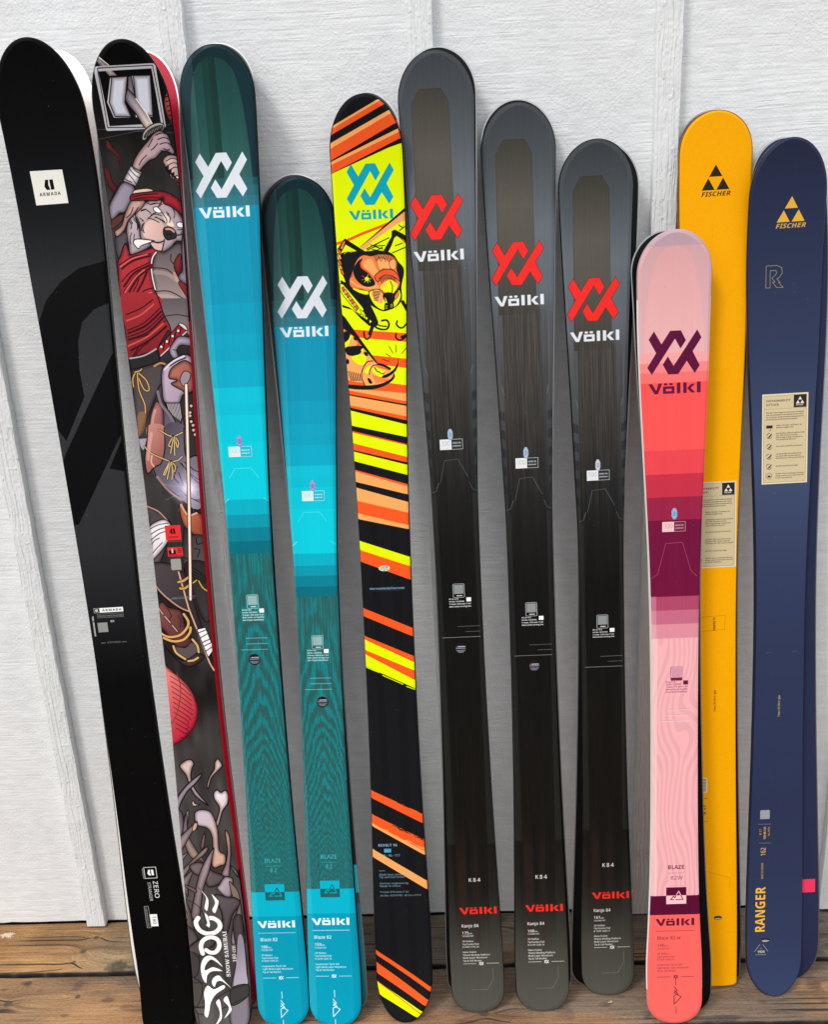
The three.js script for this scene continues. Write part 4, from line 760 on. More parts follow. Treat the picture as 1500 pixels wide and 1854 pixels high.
  D('S','#c6b6c0>#8f7f88','#120d0e',1.39,'26.0 1451.8 39.7 1454.6 40.7 1463.8 34.3 1493.1 22.3 1492.0 9.5 1475.4 14.4 1467.2');
  D('S','#7d6c5e','#120d0e',1.14,'33.9 1462.2 39.8 1468.0 48.6 1483.7 50.2 1509.1 37.5 1493.2');
  D('S','#5f5658>#484143','#120d0e',1.40,'4.1 1488.0 24.8 1493.1 43.6 1496.2 50.4 1509.1 34.1 1531.3 22.0 1566.7 12.3 1566.4 13.6 1530.7 7.9 1509.3');
  D('S','#7c6b60>#564b4a','#120d0e',1.28,'-61.5 1478.9 -52.8 1500.4 -45.3 1529.0 -42.3 1590.8 -65.6 1590.2 -63.8 1521.3');
  D('S','#a08a78','#120d0e',1.03,'-62.4 1519.9 -53.9 1524.5 -54.1 1540.1 -64.0 1548.4');
  D('S','#8b7d78>#9a8e98','#120d0e',1.15,'50.2 1509.1 51.4 1539.0 51.8 1593.5 26.7 1592.8 35.4 1545.6');
  D('S','#4a4244>#777078','#120d0e',1.07,'33.0 1545.6 50.0 1534.2 51.5 1594.1 51.4 1667.9 50.9 1751.9 15.7 1751.2 19.2 1680.9 32.7 1623.9');
  D('S','#8e8694>#a59bab','',0.00,'40.8 1578.7 49.6 1585.0 50.0 1653.8 49.8 1678.9 24.4 1685.1 31.5 1638.8');
  D('S','#4e474a>#5c5557','#120d0e',1.07,'-64.1 1548.7 -42.7 1564.3 -38.7 1591.5 -64.5 1606.0 -64.7 1581.7');
  D('S','#5a4e48>#4a4346','#120d0e',1.08,'-64.5 1606.0 -35.1 1582.6 -13.0 1577.2 -6.3 1592.5 -35.6 1615.9 -49.2 1630.7 -59.7 1612.2');
  D('S','#3f3c3c','#120d0e',1.08,'-63.0 1612.1 -41.0 1615.7 -40.8 1642.7 -49.0 1661.2 -65.3 1660.8');
  D('S','#47443f','#120d0e',1.09,'-64.1 1663.6 -40.2 1672.6 -38.7 1695.7 -50.4 1718.7 -65.0 1708.2');
  D('P','#58524f','#120d0e',1.09,'-54.5 1719.9 -23.1 1718.0 -28.9 1734.2 -47.9 1731.3');
  D('S','#3a3837','#120d0e',1.09,'18.9 1686.3 49.8 1678.9 49.7 1701.6 19.0 1717.7');
  D('s','','#211b1b',1.07,'-63.6 1490.8 -26.1 1517.1 -13.5 1583.2 -2.2 1577.5');
  D('s','','#211b1b',1.08,'-58.4 1600.1 -40.6 1583.9 -7.0 1571.3');
  D('s','','#211b1b',1.08,'-47.5 1612.5 -34.9 1637.0 -30.4 1693.2 -40.7 1713.8');
  D('s','','#211b1b',1.07,'5.9 1577.7 -16.1 1610.4 -15.9 1637.5');
  D('s','','#211b1b',1.09,'-64.7 1672.0 -29.4 1674.3');
  D('s','','#211b1b',1.08,'50.5 1678.9 18.8 1687.6 -11.8 1704.1');
  D('s','','#211b1b',1.08,'49.5 1701.6 17.7 1716.4 -4.3 1724.7');
  D('s','','#211b1b',1.09,'-55.8 1718.6 -42.3 1721.4 -23.2 1719.3');
  D('s','','#211b1b',1.09,'-47.9 1731.3 -45.4 1750.0');
  D('S','#f4f3f2','#3a3434',0.64,'-25.7 1472.7 -13.2 1488.8 -9.0 1501.7 -13.5 1521.7 -18.9 1515.6 -15.4 1501.5 -14.7 1491.6');
  D('S','#f4f3f2','#3a3434',0.64,'-2.7 1486.1 7.7 1497.9 9.9 1505.1 1.4 1526.8 -4.6 1520.2 2.2 1504.8');
  D('s','','#2c2626',8.57,'-32.6 1536.2 -38.0 1546.5 -33.0 1561.6 -20.3 1569.7 -4.1 1568.4 6.8 1558.2 6.1 1546.3 -3.9 1537.8 -13.3 1537.5');
  D('s','','#f4f3f2',6.96,'-32.6 1536.2 -38.0 1546.5 -33.0 1561.6 -20.3 1569.7 -4.1 1568.4 6.8 1558.2 6.1 1546.3 -3.9 1537.8 -13.3 1537.5');
  D('P','#f4f3f2','#3a3434',0.67,'-19.9 1522.9 -12.8 1532.3 -10.6 1551.8 -13.2 1558.4 -19.4 1553.0 -16.6 1547.1 -19.5 1532.1');
  D('s','','#2c2626',8.38,'-31.3 1613.0 -33.3 1597.8 -27.1 1584.3 -13.1 1578.1 -0.1 1583.6 2.4 1597.3 -5.3 1609.9 -16.2 1611.1 -23.8 1605.6');
  D('s','','#f4f3f2',6.76,'-31.3 1613.0 -33.3 1597.8 -27.1 1584.3 -13.1 1578.1 -0.1 1583.6 2.4 1597.3 -5.3 1609.9 -16.2 1611.1 -23.8 1605.6');
  D('S','#f4f3f2','#3a3434',0.68,'-29.4 1674.9 -36.8 1662.9 -38.2 1641.3 -31.6 1623.6 -19.5 1617.1 -6.6 1624.3 5.6 1643.2 -12.4 1627.9 -20.6 1629.2 -28.3 1640.1 -29.0 1648.1 -13.5 1642.0 4.1 1650.9 -15.6 1651.4 -25.7 1659.0');
  D('S','#f4f3f2','#3a3434',0.68,'-29.0 1738.4 -35.4 1732.8 -33.6 1714.0 -35.0 1693.1 -26.9 1679.1 -14.8 1686.2 3.0 1678.9 6.5 1684.9 -11.5 1696.9 -21.6 1711.7 -24.7 1725.6');
  D('S','#f4f3f2','#3a3434',0.68,'-18.8 1674.8 -15.2 1664.2 -4.0 1659.2 4.9 1668.9 21.5 1688.8 3.3 1673.0 -7.5 1672.0 -13.5 1682.8');
  D('S','#f4f3f2','#3a3434',0.68,'-4.8 1706.3 -12.3 1711.9 -6.7 1724.7 -5.9 1737.1 -14.9 1753.7 -1.9 1742.0 -1.3 1726.1');
  D('S','#f4f3f2','#3a3434',0.68,'10.1 1700.1 2.3 1708.3 12.4 1722.6 2.5 1741.5 17.7 1727.7 16.3 1717.6');
  D('p','','#33282a',5.4,'41.6 534.7 35.8 621.5 28.4 726.4 19.3 843.8 14.0 908.8');D('p','','#e4c3a8',3.4,'41.6 534.7 35.8 621.5 28.4 726.4 19.3 843.8 14.0 908.8');D('p','','#fbf3ea',1.2,'41.6 534.7 35.8 621.5 28.4 726.4 19.3 843.8 14.0 908.8');
  AIRBRUSH = false;
  R('#de3234', -19, 774.5, 27.5, 26.5); shieldmark('#2a0d0d', -11, 780.5, 9); text('ARMADA', -5.2, 796.5, 3, '#2a0d0d', { w: 18, align: 'center', bold: true, sp: 4 }); R('#a83236', -18, 802.5, 27, 1.4);
  R('#de3234', -18, 813.5, 26.5, 16.5); R('#2a0d0d', -16, 819, 4.5, 6); R('#2a0d0d', -8, 819, 4, 6); R('#2a0d0d', -16, 823, 12, 3); R('#d8d2cc', -11, 816, 2.6, 8); for (let i = 0; i < 3; i++) R('#54171a', 0, 816 + i * 3, 7, 1.2); R('#54171a', -16, 827.4, 22, 1);
  ctx.fillStyle = '#9b9993'; ctx.beginPath(); ctx.roundRect(-14.5, 834.5, 18, 20, 2); ctx.fill();
  line('#8c8f92', .7, -18, 905, -9, 905); line('#8c8f92', .7, 15, 903, 24, 903); text('FACTORY RECOMMENDED', -7, 905.4, 2.5, '#8c9296', { w: 22 });
  text('SNOW SAMURAI', 18.5, 1663, 7.5, '#f2f0ee', { rot: -Math.PI / 2, w: 97, bold: true, font: 'serif' }); text('180 cm', 33, 1633, 7.5, '#f2f0ee', { rot: -Math.PI / 2, w: 36, font: 'serif' });
});
const waspTop = (L) => topTex(L, () => {
  R('#121215', -75, 0, 150, L);
  D('P','#e2f500','',0.00,'-95.3 116.7 105.0 61.1 88.7 521.9 -119.6 500.2');
  D('P','#f9a75c','',0.00,'-69.0 52.9 72.6 -13.5 72.4 -9.6 -69.3 56.7');
  D('P','#f0561f','',0.00,'-69.3 56.7 72.4 -9.6 72.1 -0.6 -70.0 65.4');
  D('P','#121215','',0.00,'-70.0 64.9 72.1 -1.1 71.5 11.6 -70.9 76.6');
  D('P','#f9a75c','',0.00,'-70.9 76.2 71.5 11.2 71.2 17.7 -71.6 84.9');
  D('P','#f0561f','',0.00,'-71.5 84.5 71.2 17.0 70.4 35.3 -73.0 103.2');
  D('P','#121215','',0.00,'-73.0 102.7 70.4 34.9 69.8 46.6 -73.0 103.6');
  D('P','#f9a75c','',0.00,'-73.0 103.4 69.9 46.0 69.6 52.4 -73.4 108.7');
  D('P','#f0561f','',0.00,'-73.4 108.2 69.6 51.9 69.0 64.1 -74.4 121.9');
  D('P','#121215','',0.00,'-74.4 121.6 69.1 61.6 68.8 68.2 -74.4 121.3');
  D('P','#f0561f','',0.00,'-73.8 361.1 71.4 376.7 70.9 391.3 -74.5 373.1');
  D('P','#f0561f','',0.00,'-75.9 399.7 69.8 419.6 69.2 435.6 -76.6 411.7');
  D('P','#f0561f','',0.00,'-78.2 440.3 68.1 464.7 67.6 478.8 -79.3 461.3');
  D('P','#f9a75c','',0.00,'-62.2 461.3 68.2 477.5 67.6 493.9 -62.4 464.0');
  D('P','#f0561f','',0.00,'-62.4 463.8 67.6 493.3 67.4 498.4 -62.7 470.8');
  D('P','#121215','',0.00,'-62.7 470.5 67.4 498.1 67.3 501.0 -62.8 472.6');
  D('P','#f9a75c','',0.00,'-62.8 472.6 67.3 501.0 66.6 519.3 -63.7 489.3');
  D('P','#f0561f','',0.00,'-63.7 488.8 66.6 518.8 66.3 527.3 -63.9 492.7');
  D('P','#121215','',0.00,'-63.9 492.2 66.3 526.4 66.0 534.5 -64.1 496.8');
  D('P','#e2f500','',0.00,'-64.1 496.6 66.1 533.9 65.3 554.8 -65.5 523.2');
  D('P','#121215','',0.00,'-65.5 522.9 65.3 554.6 64.8 568.1 -66.0 531.4');
  D('P','#f0561f','',0.00,'-65.9 530.8 64.8 567.2 64.7 570.0 -66.1 534.0');
  D('P','#e2f500','',0.00,'-66.1 533.8 64.7 569.4 64.0 590.2 -67.0 551.7');
  D('P','#f0561f','',0.00,'-67.0 551.5 64.0 589.9 63.6 600.1 -67.7 564.8');
  D('P','#121215','',0.00,'-67.7 564.0 63.6 598.9 63.4 603.9 -67.8 566.2');
  D('P','#e2f500','',0.00,'-67.8 566.0 63.5 603.3 62.8 621.5 -68.7 582.5');
  D('P','#121215','',0.00,'-68.6 582.2 62.8 621.2 62.2 638.0 -69.4 597.0');
  D('P','#f0561f','',0.00,'-69.4 596.4 62.2 637.4 62.0 642.3 -69.5 599.3');
  D('P','#f9a75c','',0.00,'-69.5 599.1 62.0 641.7 61.5 655.3 -70.6 618.4');
  D('P','#121215','',0.00,'-70.5 618.1 61.5 655.0 61.0 669.1 -71.0 627.1');
  D('P','#f9a75c','',0.00,'-71.0 626.8 61.0 668.8 60.3 687.5 -72.3 651.3');
  D('P','#f0561f','',0.00,'-72.3 651.0 60.3 687.2 59.5 709.6 -73.5 673.3');
  D('P','#f9a75c','',0.00,'-73.4 673.0 59.5 709.3 59.1 720.5 -74.1 685.3');
  D('P','#121215','',0.00,'-91.3 680.0 91.4 723.5 56.9 1743.8 -148.1 1741.1');
  D('P','#e2f500','',0.00,'-61.5 723.9 61.9 768.6 61.4 784.3 -62.2 739.0');
  D('P','#f0561f','',0.00,'-62.2 738.8 61.4 783.7 60.4 810.9 -63.3 759.9');
  D('p','','#e2f500',1.47,'-42.1 747.2 -24.8 752.9 -7.5 759.8 44.6 778.6');
  D('p','','#121215',1.18,'-50.5 769.0 43.5 805.8');
  D('P','#f0561f','',0.00,'-62.8 844.5 64.8 902.6 64.2 918.7 -63.6 859.4');
  D('P','#f0561f','',0.00,'-65.4 895.2 62.9 954.9 62.5 967.8 -65.7 901.5');
  D('P','#e2f500','',0.00,'-65.7 901.1 62.5 967.4 61.9 982.8 -66.8 921.3');
  D('P','#f0561f','',0.00,'-66.7 921.0 61.9 982.5 61.2 1002.5 -67.1 927.3');
  D('P','#e2f500','',0.00,'-67.0 926.9 61.2 1002.2 60.7 1016.6 -68.3 950.7');
  D('p','','#e2f500',1.67,'-46.2 963.6 -20.7 975.6');
  D('p','','#e2f500',1.67,'-14.2 981.4 21.8 999.3');
  D('p','','#e2f500',1.67,'28.3 1003.7 46.5 1011.3');
  D('P','#f0561f','',0.00,'-69.7 1194.8 72.8 1270.0 72.1 1291.0 -70.4 1209.2');
  D('P','#f0561f','',0.00,'-72.1 1242.0 71.0 1323.2 70.2 1349.0 -73.0 1259.4');
  D('P','#f9a75c','',0.00,'-73.0 1258.7 70.2 1348.2 69.9 1356.7 -73.2 1264.3');
  D('P','#f9a75c','',0.00,'-75.6 1310.1 68.1 1408.7 67.5 1427.4 -76.4 1326.3');
  D('P','#f0561f','',0.00,'-79.2 1525.8 67.7 1633.9 67.4 1643.6 -79.6 1535.2');
  D('P','#f0561f','',0.00,'-80.3 1549.5 66.8 1662.6 66.3 1675.8 -81.4 1572.6');
  D('P','#e2f500','',0.00,'-82.1 1590.2 65.9 1688.3 65.5 1701.9 -83.0 1614.2');
  D('p','','#f0561f',1.79,'-53.3 1608.9 30.8 1671.0');
  D('p','','#121215',0.86,'10.3 1236.3 18.7 1240.9');
  D('p','','#121215',0.86,'1.8 1232.4 14.7 1238.4');
  D('p','','#121215',0.86,'36.7 1250.7 46.3 1255.4');
  D('p','','#121215',0.86,'7.1 1234.6 13.9 1241.5');
  D('p','','#121215',0.86,'39.9 1253.8 51.8 1256.9');
  D('p','','#121215',0.86,'13.9 1239.5 25.2 1245.0');
  D('p','','#121215',0.86,'42.5 1253.5 52.6 1259.7');
  D('p','','#121215',0.86,'23.8 1243.7 32.9 1247.9');
  D('p','','#121215',0.86,'45.1 1256.7 54.9 1260.0');
  D('p','','#121215',0.86,'43.9 1255.4 56.4 1261.1');
  D('p','','#121215',0.86,'23.9 1244.3 34.0 1249.0');
  D('p','','#121215',0.86,'6.6 1234.8 18.6 1238.6');
  D('p','','#121215',0.86,'0.8 1232.4 8.2 1236.9');
  D('p','','#121215',0.86,'22.0 1243.1 35.6 1247.4');
  D('p','','#121215',0.86,'19.1 1241.2 29.6 1246.0');
  D('p','','#121215',0.86,'16.2 1241.0 24.0 1245.3');
  D('p','','#121215',0.87,'43.2 1308.3 48.8 1313.1');
  D('p','','#121215',0.87,'34.9 1305.0 42.0 1308.9');
  D('p','','#121215',0.87,'-0.0 1285.5 5.3 1290.9');
  D('p','','#121215',0.87,'42.6 1310.0 54.0 1315.2');
  D('p','','#121215',0.87,'-9.4 1279.9 3.9 1286.1');
  D('p','','#121215',0.87,'13.8 1294.2 24.2 1298.9');
  D('p','','#121215',0.87,'6.9 1288.6 15.8 1293.0');
  D('p','','#121215',0.87,'12.1 1293.3 20.0 1295.5');
  D('p','','#121215',0.87,'-7.8 1280.5 3.9 1285.7');
  D('p','','#121215',0.87,'6.7 1288.3 20.2 1293.9');
  D('p','','#121215',0.87,'1.8 1285.6 7.3 1290.3');
  D('p','','#121215',0.87,'29.7 1301.0 35.0 1306.5');
  D('p','','#121215',0.87,'4.2 1289.0 10.3 1292.7');
  D('p','','#121215',0.87,'35.4 1304.8 49.0 1309.8');
  D('p','','#121215',0.87,'3.8 1287.5 9.1 1292.1');
  D('p','','#121215',0.87,'4.2 1288.8 16.4 1292.7');
  D('p','','#f9a75c',0.87,'-48.8 1277.0 -41.7 1281.4');
  D('p','','#f9a75c',0.87,'-28.9 1289.4 -22.6 1291.9');
  D('p','','#f9a75c',0.87,'40.9 1327.0 54.6 1331.4');
  D('p','','#f9a75c',0.87,'38.2 1325.7 50.1 1330.9');
  D('p','','#f9a75c',0.87,'-2.5 1302.0 4.2 1308.8');
  D('p','','#f9a75c',0.87,'38.1 1326.2 46.1 1330.5');
  D('p','','#f9a75c',0.87,'28.0 1320.1 40.1 1324.7');
  D('p','','#f9a75c',0.87,'13.5 1312.2 20.8 1317.8');
  D('p','','#f9a75c',0.87,'43.8 1327.4 57.2 1334.7');
  D('p','','#f9a75c',0.87,'14.9 1311.5 27.7 1316.2');
  D('p','','#f9a75c',0.87,'45.0 1329.4 50.6 1332.7');
  D('p','','#f9a75c',0.87,'11.5 1310.8 23.0 1316.8');
  D('p','','#f9a75c',0.87,'-30.1 1286.7 -17.1 1291.2');
  D('p','','#f9a75c',0.87,'35.8 1323.1 47.8 1329.7');
  D('p','','#f9a75c',0.87,'35.9 1324.2 48.6 1328.0');
  D('p','','#f9a75c',0.87,'15.2 1312.3 27.9 1318.4');
  D('s','','#f0561f',4.37,'-60.6 225.2 -38.4 219.5 -13.1 210.1 31.1 195.9');
  D('P','#f0a860','',0.00,'-18.2 231.5 59.1 174.2 62.9 190.7 44.8 197.4 14.3 215.9 -12.5 236.7');
  D('p','','#e2f500',1.39,'-0.0 225.8 4.1 222.2');
  D('p','','#e2f500',1.38,'6.3 222.4 10.3 218.6');
  D('p','','#e2f500',1.38,'12.6 219.1 16.4 215.1');
  D('p','','#e2f500',1.38,'18.9 215.8 22.5 211.6');
  D('p','','#e2f500',1.38,'25.2 212.4 28.6 208.0');
  D('p','','#e2f500',1.38,'31.5 209.1 34.7 204.5');
  D('p','','#e2f500',1.38,'37.8 205.8 40.7 201.0');
  D('p','','#e2f500',1.38,'44.0 202.5 46.8 197.5');
  D('p','','#e2f500',1.38,'50.3 199.1 52.9 194.0');
  D('P','#121215','#15151a',0.40,'-18.7 231.5 60.2 171.5 60.5 176.1');
  D('p','','#15151a',1.59,'-7.4 234.5 30.1 218.5');
  D('p','','#15151a',1.59,'-6.5 236.5 8.7 230.9 22.6 230.5');
  D('p','','#15151a',1.58,'-0.1 228.6 9.6 232.8 19.3 236.1');
  D('p','','#15151a',1.59,'1.5 236.3 10.3 237.6 18.5 233.2');
  D('p','','#15151a',1.58,'6.7 229.9 13.9 225.4');
  D('p','','#15151a',1.59,'34.9 242.9 58.1 234.4');
  D('p','','#15151a',1.58,'40.4 231.7 52.4 227.9');
  D('p','','#15151a',1.57,'47.7 199.4 53.4 203.4 64.4 200.1');
  D('p','','#15151a',1.58,'48.3 207.9 53.4 204.3');
  D('P','#121215','#15151a',0.59,'35.5 208.3 40.5 206.2 54.0 213.8 63.6 219.9 63.3 227.4 58.3 228.2 44.0 215.3 38.9 218.9 33.4 231.9 27.0 242.1 20.2 240.0 28.7 226.0 35.1 216.8');
  D('P','#e8562a','#15151a',0.39,'42.1 215.2 56.5 223.4 56.4 227.2 47.8 219.2');
  D('P','#121215','#15151a',0.60,'-56.0 233.0 -43.2 216.9 -26.0 228.5 -10.6 238.7 -12.9 244.3 -42.7 225.9 -49.3 237.1');
  D('P','#f0793c','#15151a',0.50,'-52.0 232.2 -45.4 220.6 -42.4 221.2 -48.1 234.3');
  D('S','#121215','#15151a',0.60,'-51.7 243.7 -43.4 238.3 -26.5 238.0 -11.6 238.7 9.3 238.1 27.1 240.7 37.7 247.4 43.7 257.2 51.8 267.1 52.1 278.7 47.5 297.9 47.8 315.4 43.4 325.0 34.1 331.9 16.8 336.7 5.0 332.3 -4.8 326.0 -11.4 317.0 -1.3 336.9 5.9 356.9 -6.4 361.3 -17.3 336.3 -32.2 312.2 -49.6 297.9 -53.8 284.1 -45.9 286.4 -53.7 261.9');
  D('S','#e8562a','#15151a',0.99,'-56.0 233.0 -51.7 235.1 -50.1 241.9 -54.0 240.7');
  D('S','#f9a75c','#15151a',0.99,'-56.5 240.6 -52.1 242.7 -50.5 249.5 -54.4 248.4');
  D('S','#e8562a','#15151a',1.00,'-56.5 250.2 -52.1 252.3 -50.5 259.1 -54.4 258.0');
  D('S','#f9a75c','#15151a',1.00,'-55.5 258.9 -51.1 261.0 -49.5 267.9 -53.4 266.7');
  D('S','#e8562a','#15151a',1.00,'-53.4 265.8 -49.0 267.9 -47.3 274.7 -51.3 273.6');
  D('s','','#e2f500',0.89,'-46.4 238.2 -42.2 235.5 -28.4 238.0');
  D('s','','#e2f500',0.89,'-44.2 234.5 -38.1 232.8 -31.4 236.9');
  D('s','','#e2f500',0.89,'-45.5 241.1 -40.4 237.5 -32.5 238.8');
  D('S','#f0793c','#15151a',0.60,'-21.0 247.8 -11.9 244.4 -1.0 246.7 13.0 244.4 32.7 247.2 41.4 257.1 40.9 270.5 44.3 280.3 45.2 293.0 40.4 302.0 30.1 309.3 15.2 306.8 6.4 300.6 -7.7 303.9 -19.6 299.6 -34.5 297.0 -39.1 285.7 -32.0 267.6 -27.4 256.2');
  D('S','#f9a75c','',0.00,'-13.4 254.9 -1.3 251.5 6.0 265.3 11.5 277.1 1.4 278.6 4.0 288.4 10.5 298.4 -3.5 299.7 -23.4 296.0 -36.0 287.8 -36.8 282.9 -27.2 291.0 -11.4 296.5 1.7 295.1 3.9 289.4 -4.4 274.5 -13.8 263.5');
  D('S','#f9a75c','#15151a',0.60,'8.6 252.9 18.7 250.4 28.3 256.6 29.8 268.2 17.9 267.7 11.8 269.4');
  D('S','#f9a75c','#15151a',0.60,'29.4 255.7 37.4 253.1 40.1 260.9 37.7 269.5 30.9 267.3');
  D('S','#e2f500','',0.00,'-34.5 297.5 -19.6 301.0 -7.8 304.4 -11.0 308.7 -23.8 304.8');
  D('S','#121215','#15151a',0.60,'-15.7 250.5 -23.3 254.5 -30.7 265.7 -30.5 277.3 -23.0 288.5 -11.3 295.3 0.7 294.3 3.3 289.3 -4.4 275.5 -15.9 265.8 -19.5 257.5');
  D('s','','#e8562a',2.98,'-18.5 257.5 -16.8 264.4 -6.3 272.5 0.3 281.5');
  D('S','#e2f500','',0.00,'-13.2 282.9 -9.6 279.6 -5.8 283.2 -9.7 286.9');
  D('p','','#e2f500',0.80,'-7.0 283.1 -2.8 283.3');
  D('p','','#f0561f',0.80,'-13.2 283.6 -18.3 284.6');
  D('p','','#f0561f',0.80,'-12.9 280.9 -17.5 277.8');
  D('p','','#e2f500',0.80,'-8.8 280.3 -7.4 276.3');
  D('p','','#e2f500',0.80,'-9.1 285.7 -8.1 289.8');
  D('p','','#e2f500',0.80,'-7.5 285.0 -4.0 288.1');
  D('p','','#e2f500',0.80,'-11.5 285.3 -14.0 288.6');
  D('p','','#15151a',1.00,'-33.5 257.9 -28.3 254.3');
  D('p','','#15151a',1.00,'-34.0 260.0 -28.9 256.9');
  D('p','','#15151a',1.00,'-34.5 262.1 -29.6 259.6');
  D('p','','#15151a',1.00,'-35.0 264.2 -30.2 262.3');
  D('p','','#15151a',1.00,'-35.5 266.3 -30.8 264.9');
  D('p','','#15151a',1.00,'-36.0 268.4 -31.5 267.6');
  D('p','','#15151a',1.00,'-36.5 270.5 -32.1 270.3');
  D('p','','#15151a',1.00,'-37.0 272.6 -32.7 273.0');
  D('p','','#15151a',1.00,'-37.5 274.7 -33.4 275.7');
  D('p','','#15151a',1.00,'-38.0 276.8 -34.0 278.3');
  D('p','','#15151a',0.89,'3.0 245.0 8.5 255.8');
  D('p','','#15151a',0.89,'6.0 245.9 11.0 253.9');
  D('p','','#15151a',0.89,'9.0 245.2 13.4 252.1');
  D('p','','#15151a',0.89,'11.9 246.1 15.6 256.1');
  D('p','','#15151a',0.89,'14.9 245.5 18.1 254.2');
  D('p','','#15151a',0.89,'17.9 246.4 20.6 252.4');
  D('p','','#15151a',0.89,'20.9 245.7 22.8 256.3');
  D('p','','#15151a',0.89,'23.8 246.6 25.3 254.5');
  D('p','','#15151a',0.89,'26.8 246.0 27.7 252.7');
  D('p','','#15151a',0.89,'29.8 246.9 29.9 256.6');
  D('p','','#15151a',0.89,'32.8 246.2 32.4 254.8');
  D('p','','#15151a',0.89,'35.7 247.1 34.9 253.0');
  D('S','#e8562a','#15151a',1.20,'3.3 281.1 6.6 275.9 11.7 272.3 23.8 268.4 35.7 271.3 42.8 278.8 45.4 289.1 39.1 284.0 29.4 278.8 17.4 279.3 9.0 288.6');
  D('p','','#15151a',1.30,'11.3 282.4 15.4 290.8');
  D('p','','#15151a',1.30,'14.0 281.5 17.8 288.4');
  D('p','','#15151a',1.30,'16.7 280.8 20.1 286.6');
  D('p','','#15151a',1.29,'19.4 280.3 22.5 285.4');
  D('p','','#15151a',1.29,'22.1 280.0 24.8 284.7');
  D('p','','#15151a',1.29,'24.8 280.0 27.1 284.5');
  D('p','','#15151a',1.29,'27.5 280.3 29.4 284.8');
  D('p','','#15151a',1.29,'30.2 280.7 31.7 285.7');
  D('p','','#15151a',1.29,'32.9 281.4 33.9 287.2');
  D('p','','#15151a',1.29,'35.5 282.3 36.1 289.2');
  D('p','','#15151a',1.29,'38.1 283.5 38.3 291.7');
  D('S','#e2f500','',0.00,'12.6 297.5 19.9 290.0 29.0 286.5 36.9 289.7 41.1 296.7 32.1 309.4 20.2 305.5');
  D('p','','#f9a75c',2.20,'15.5 298.6 19.8 291.9');
  D('p','','#f9a75c',2.20,'20.6 297.8 22.8 292.1');
  D('p','','#f9a75c',2.19,'36.8 292.6 35.6 297.4');
  D('s','','#15151a',1.40,'29.5 288.4 32.6 297.3 31.6 307.9');
  D('S','#e2f500','#15151a',1.40,'-7.4 307.4 -0.6 301.3 10.4 301.3 18.5 311.3 23.4 324.2 17.4 335.7 1.2 326.3');
  D('S','#f9a75c','',0.00,'-3.9 307.5 2.4 301.9 12.3 303.3 17.8 314.2 13.4 323.8 3.6 319.5');
  D('p','','#15151a',1.10,'-0.7 302.8 12.2 305.2');
  D('p','','#15151a',1.10,'-0.4 305.3 11.3 307.5');
  D('p','','#15151a',1.10,'-0.1 307.9 10.4 309.8');
  D('p','','#15151a',1.10,'0.2 310.4 9.5 312.1');
  D('p','','#15151a',1.10,'0.5 312.9 8.6 314.4');
  D('p','','#15151a',1.10,'0.7 315.5 7.7 316.7');
  D('p','','#15151a',1.10,'1.0 318.0 6.8 319.0');
  D('S','#e2f500','#15151a',1.40,'31.6 320.6 36.9 312.1 43.3 302.6 46.7 312.4 42.0 324.0 34.1 331.0');
  D('S','#f0793c','#15151a',0.50,'34.8 314.9 41.7 305.4 43.0 311.3 36.7 318.9');
  D('S','#121215','#15151a',0.50,'15.9 312.2 22.2 306.6 32.1 308.0 35.8 314.9 33.5 322.6 27.5 323.4 29.8 314.7 24.0 311.5 18.8 314.3 20.5 322.1');
  D('S','#121215','#15151a',0.40,'19.4 324.0 24.3 326.2 23.0 334.0 17.4 336.2');
  D('S','#121215','#15151a',0.40,'27.0 323.4 33.4 324.6 32.0 333.3 27.6 332.2');
  D('p','','#e2f500',0.70,'28.3 326.3 31.9 326.0');
  D('p','','#e2f500',0.70,'19.2 328.4 22.7 328.1');
  D('p','','#e2f500',0.70,'28.2 328.5 31.8 328.1');
  D('p','','#e2f500',0.70,'19.1 330.6 22.6 330.2');
  D('p','','#e2f500',0.70,'28.1 330.6 31.7 330.3');
  D('p','','#e2f500',0.70,'19.0 332.7 22.5 332.4');
  D('P','#e2f500','#15151a',1.00,'-55.1 288.9 -50.1 290.1 -20.9 326.4 -17.1 332.4 -21.6 341.0 -27.5 338.8 -50.2 309.6 -55.7 299.6');
  D('P','#e8562a','#15151a',0.90,'-53.0 295.8 -49.3 294.0 -46.6 300.0 -50.8 302.7');
  D('P','#f9a75c','#15151a',0.90,'-49.4 301.0 -45.8 299.2 -43.1 305.0 -47.3 307.9');
  D('P','#e8562a','#15151a',0.90,'-45.9 306.2 -42.3 304.4 -39.5 310.0 -43.7 313.1');
  D('P','#f9a75c','#15151a',0.90,'-42.3 311.4 -38.7 309.6 -36.0 315.0 -40.2 318.4');
  D('P','#e8562a','#15151a',0.90,'-38.8 316.7 -35.2 314.8 -32.4 320.0 -36.6 323.6');
  D('P','#f9a75c','#15151a',0.90,'-35.2 321.9 -31.6 320.1 -28.8 325.1 -33.1 328.8');
  D('P','#e8562a','#15151a',0.90,'-31.7 327.1 -28.1 325.3 -25.3 330.1 -29.5 334.1');
  D('P','#121215','#15151a',0.60,'-53.7 323.9 -41.8 328.3 -30.2 337.6 -12.7 350.1 -2.9 356.4 -9.1 360.1 -22.6 347.7 -36.0 332.5 -51.9 327.9');
  D('P','#121215','#15151a',0.60,'-19.3 321.4 -7.3 321.9 3.6 346.8 -0.9 356.5 -3.6 350.4');
  D('P','#e2f500','#15151a',0.60,'-23.9 332.0 -16.1 338.2 -18.5 344.9 -22.2 337.9');
  D('P','#e2f500','#15151a',0.60,'-16.4 343.1 -10.5 347.2 -13.7 351.0');
  D('P','#e2f500','#15151a',0.60,'-8.6 349.3 -3.8 353.4 -8.9 356.1');
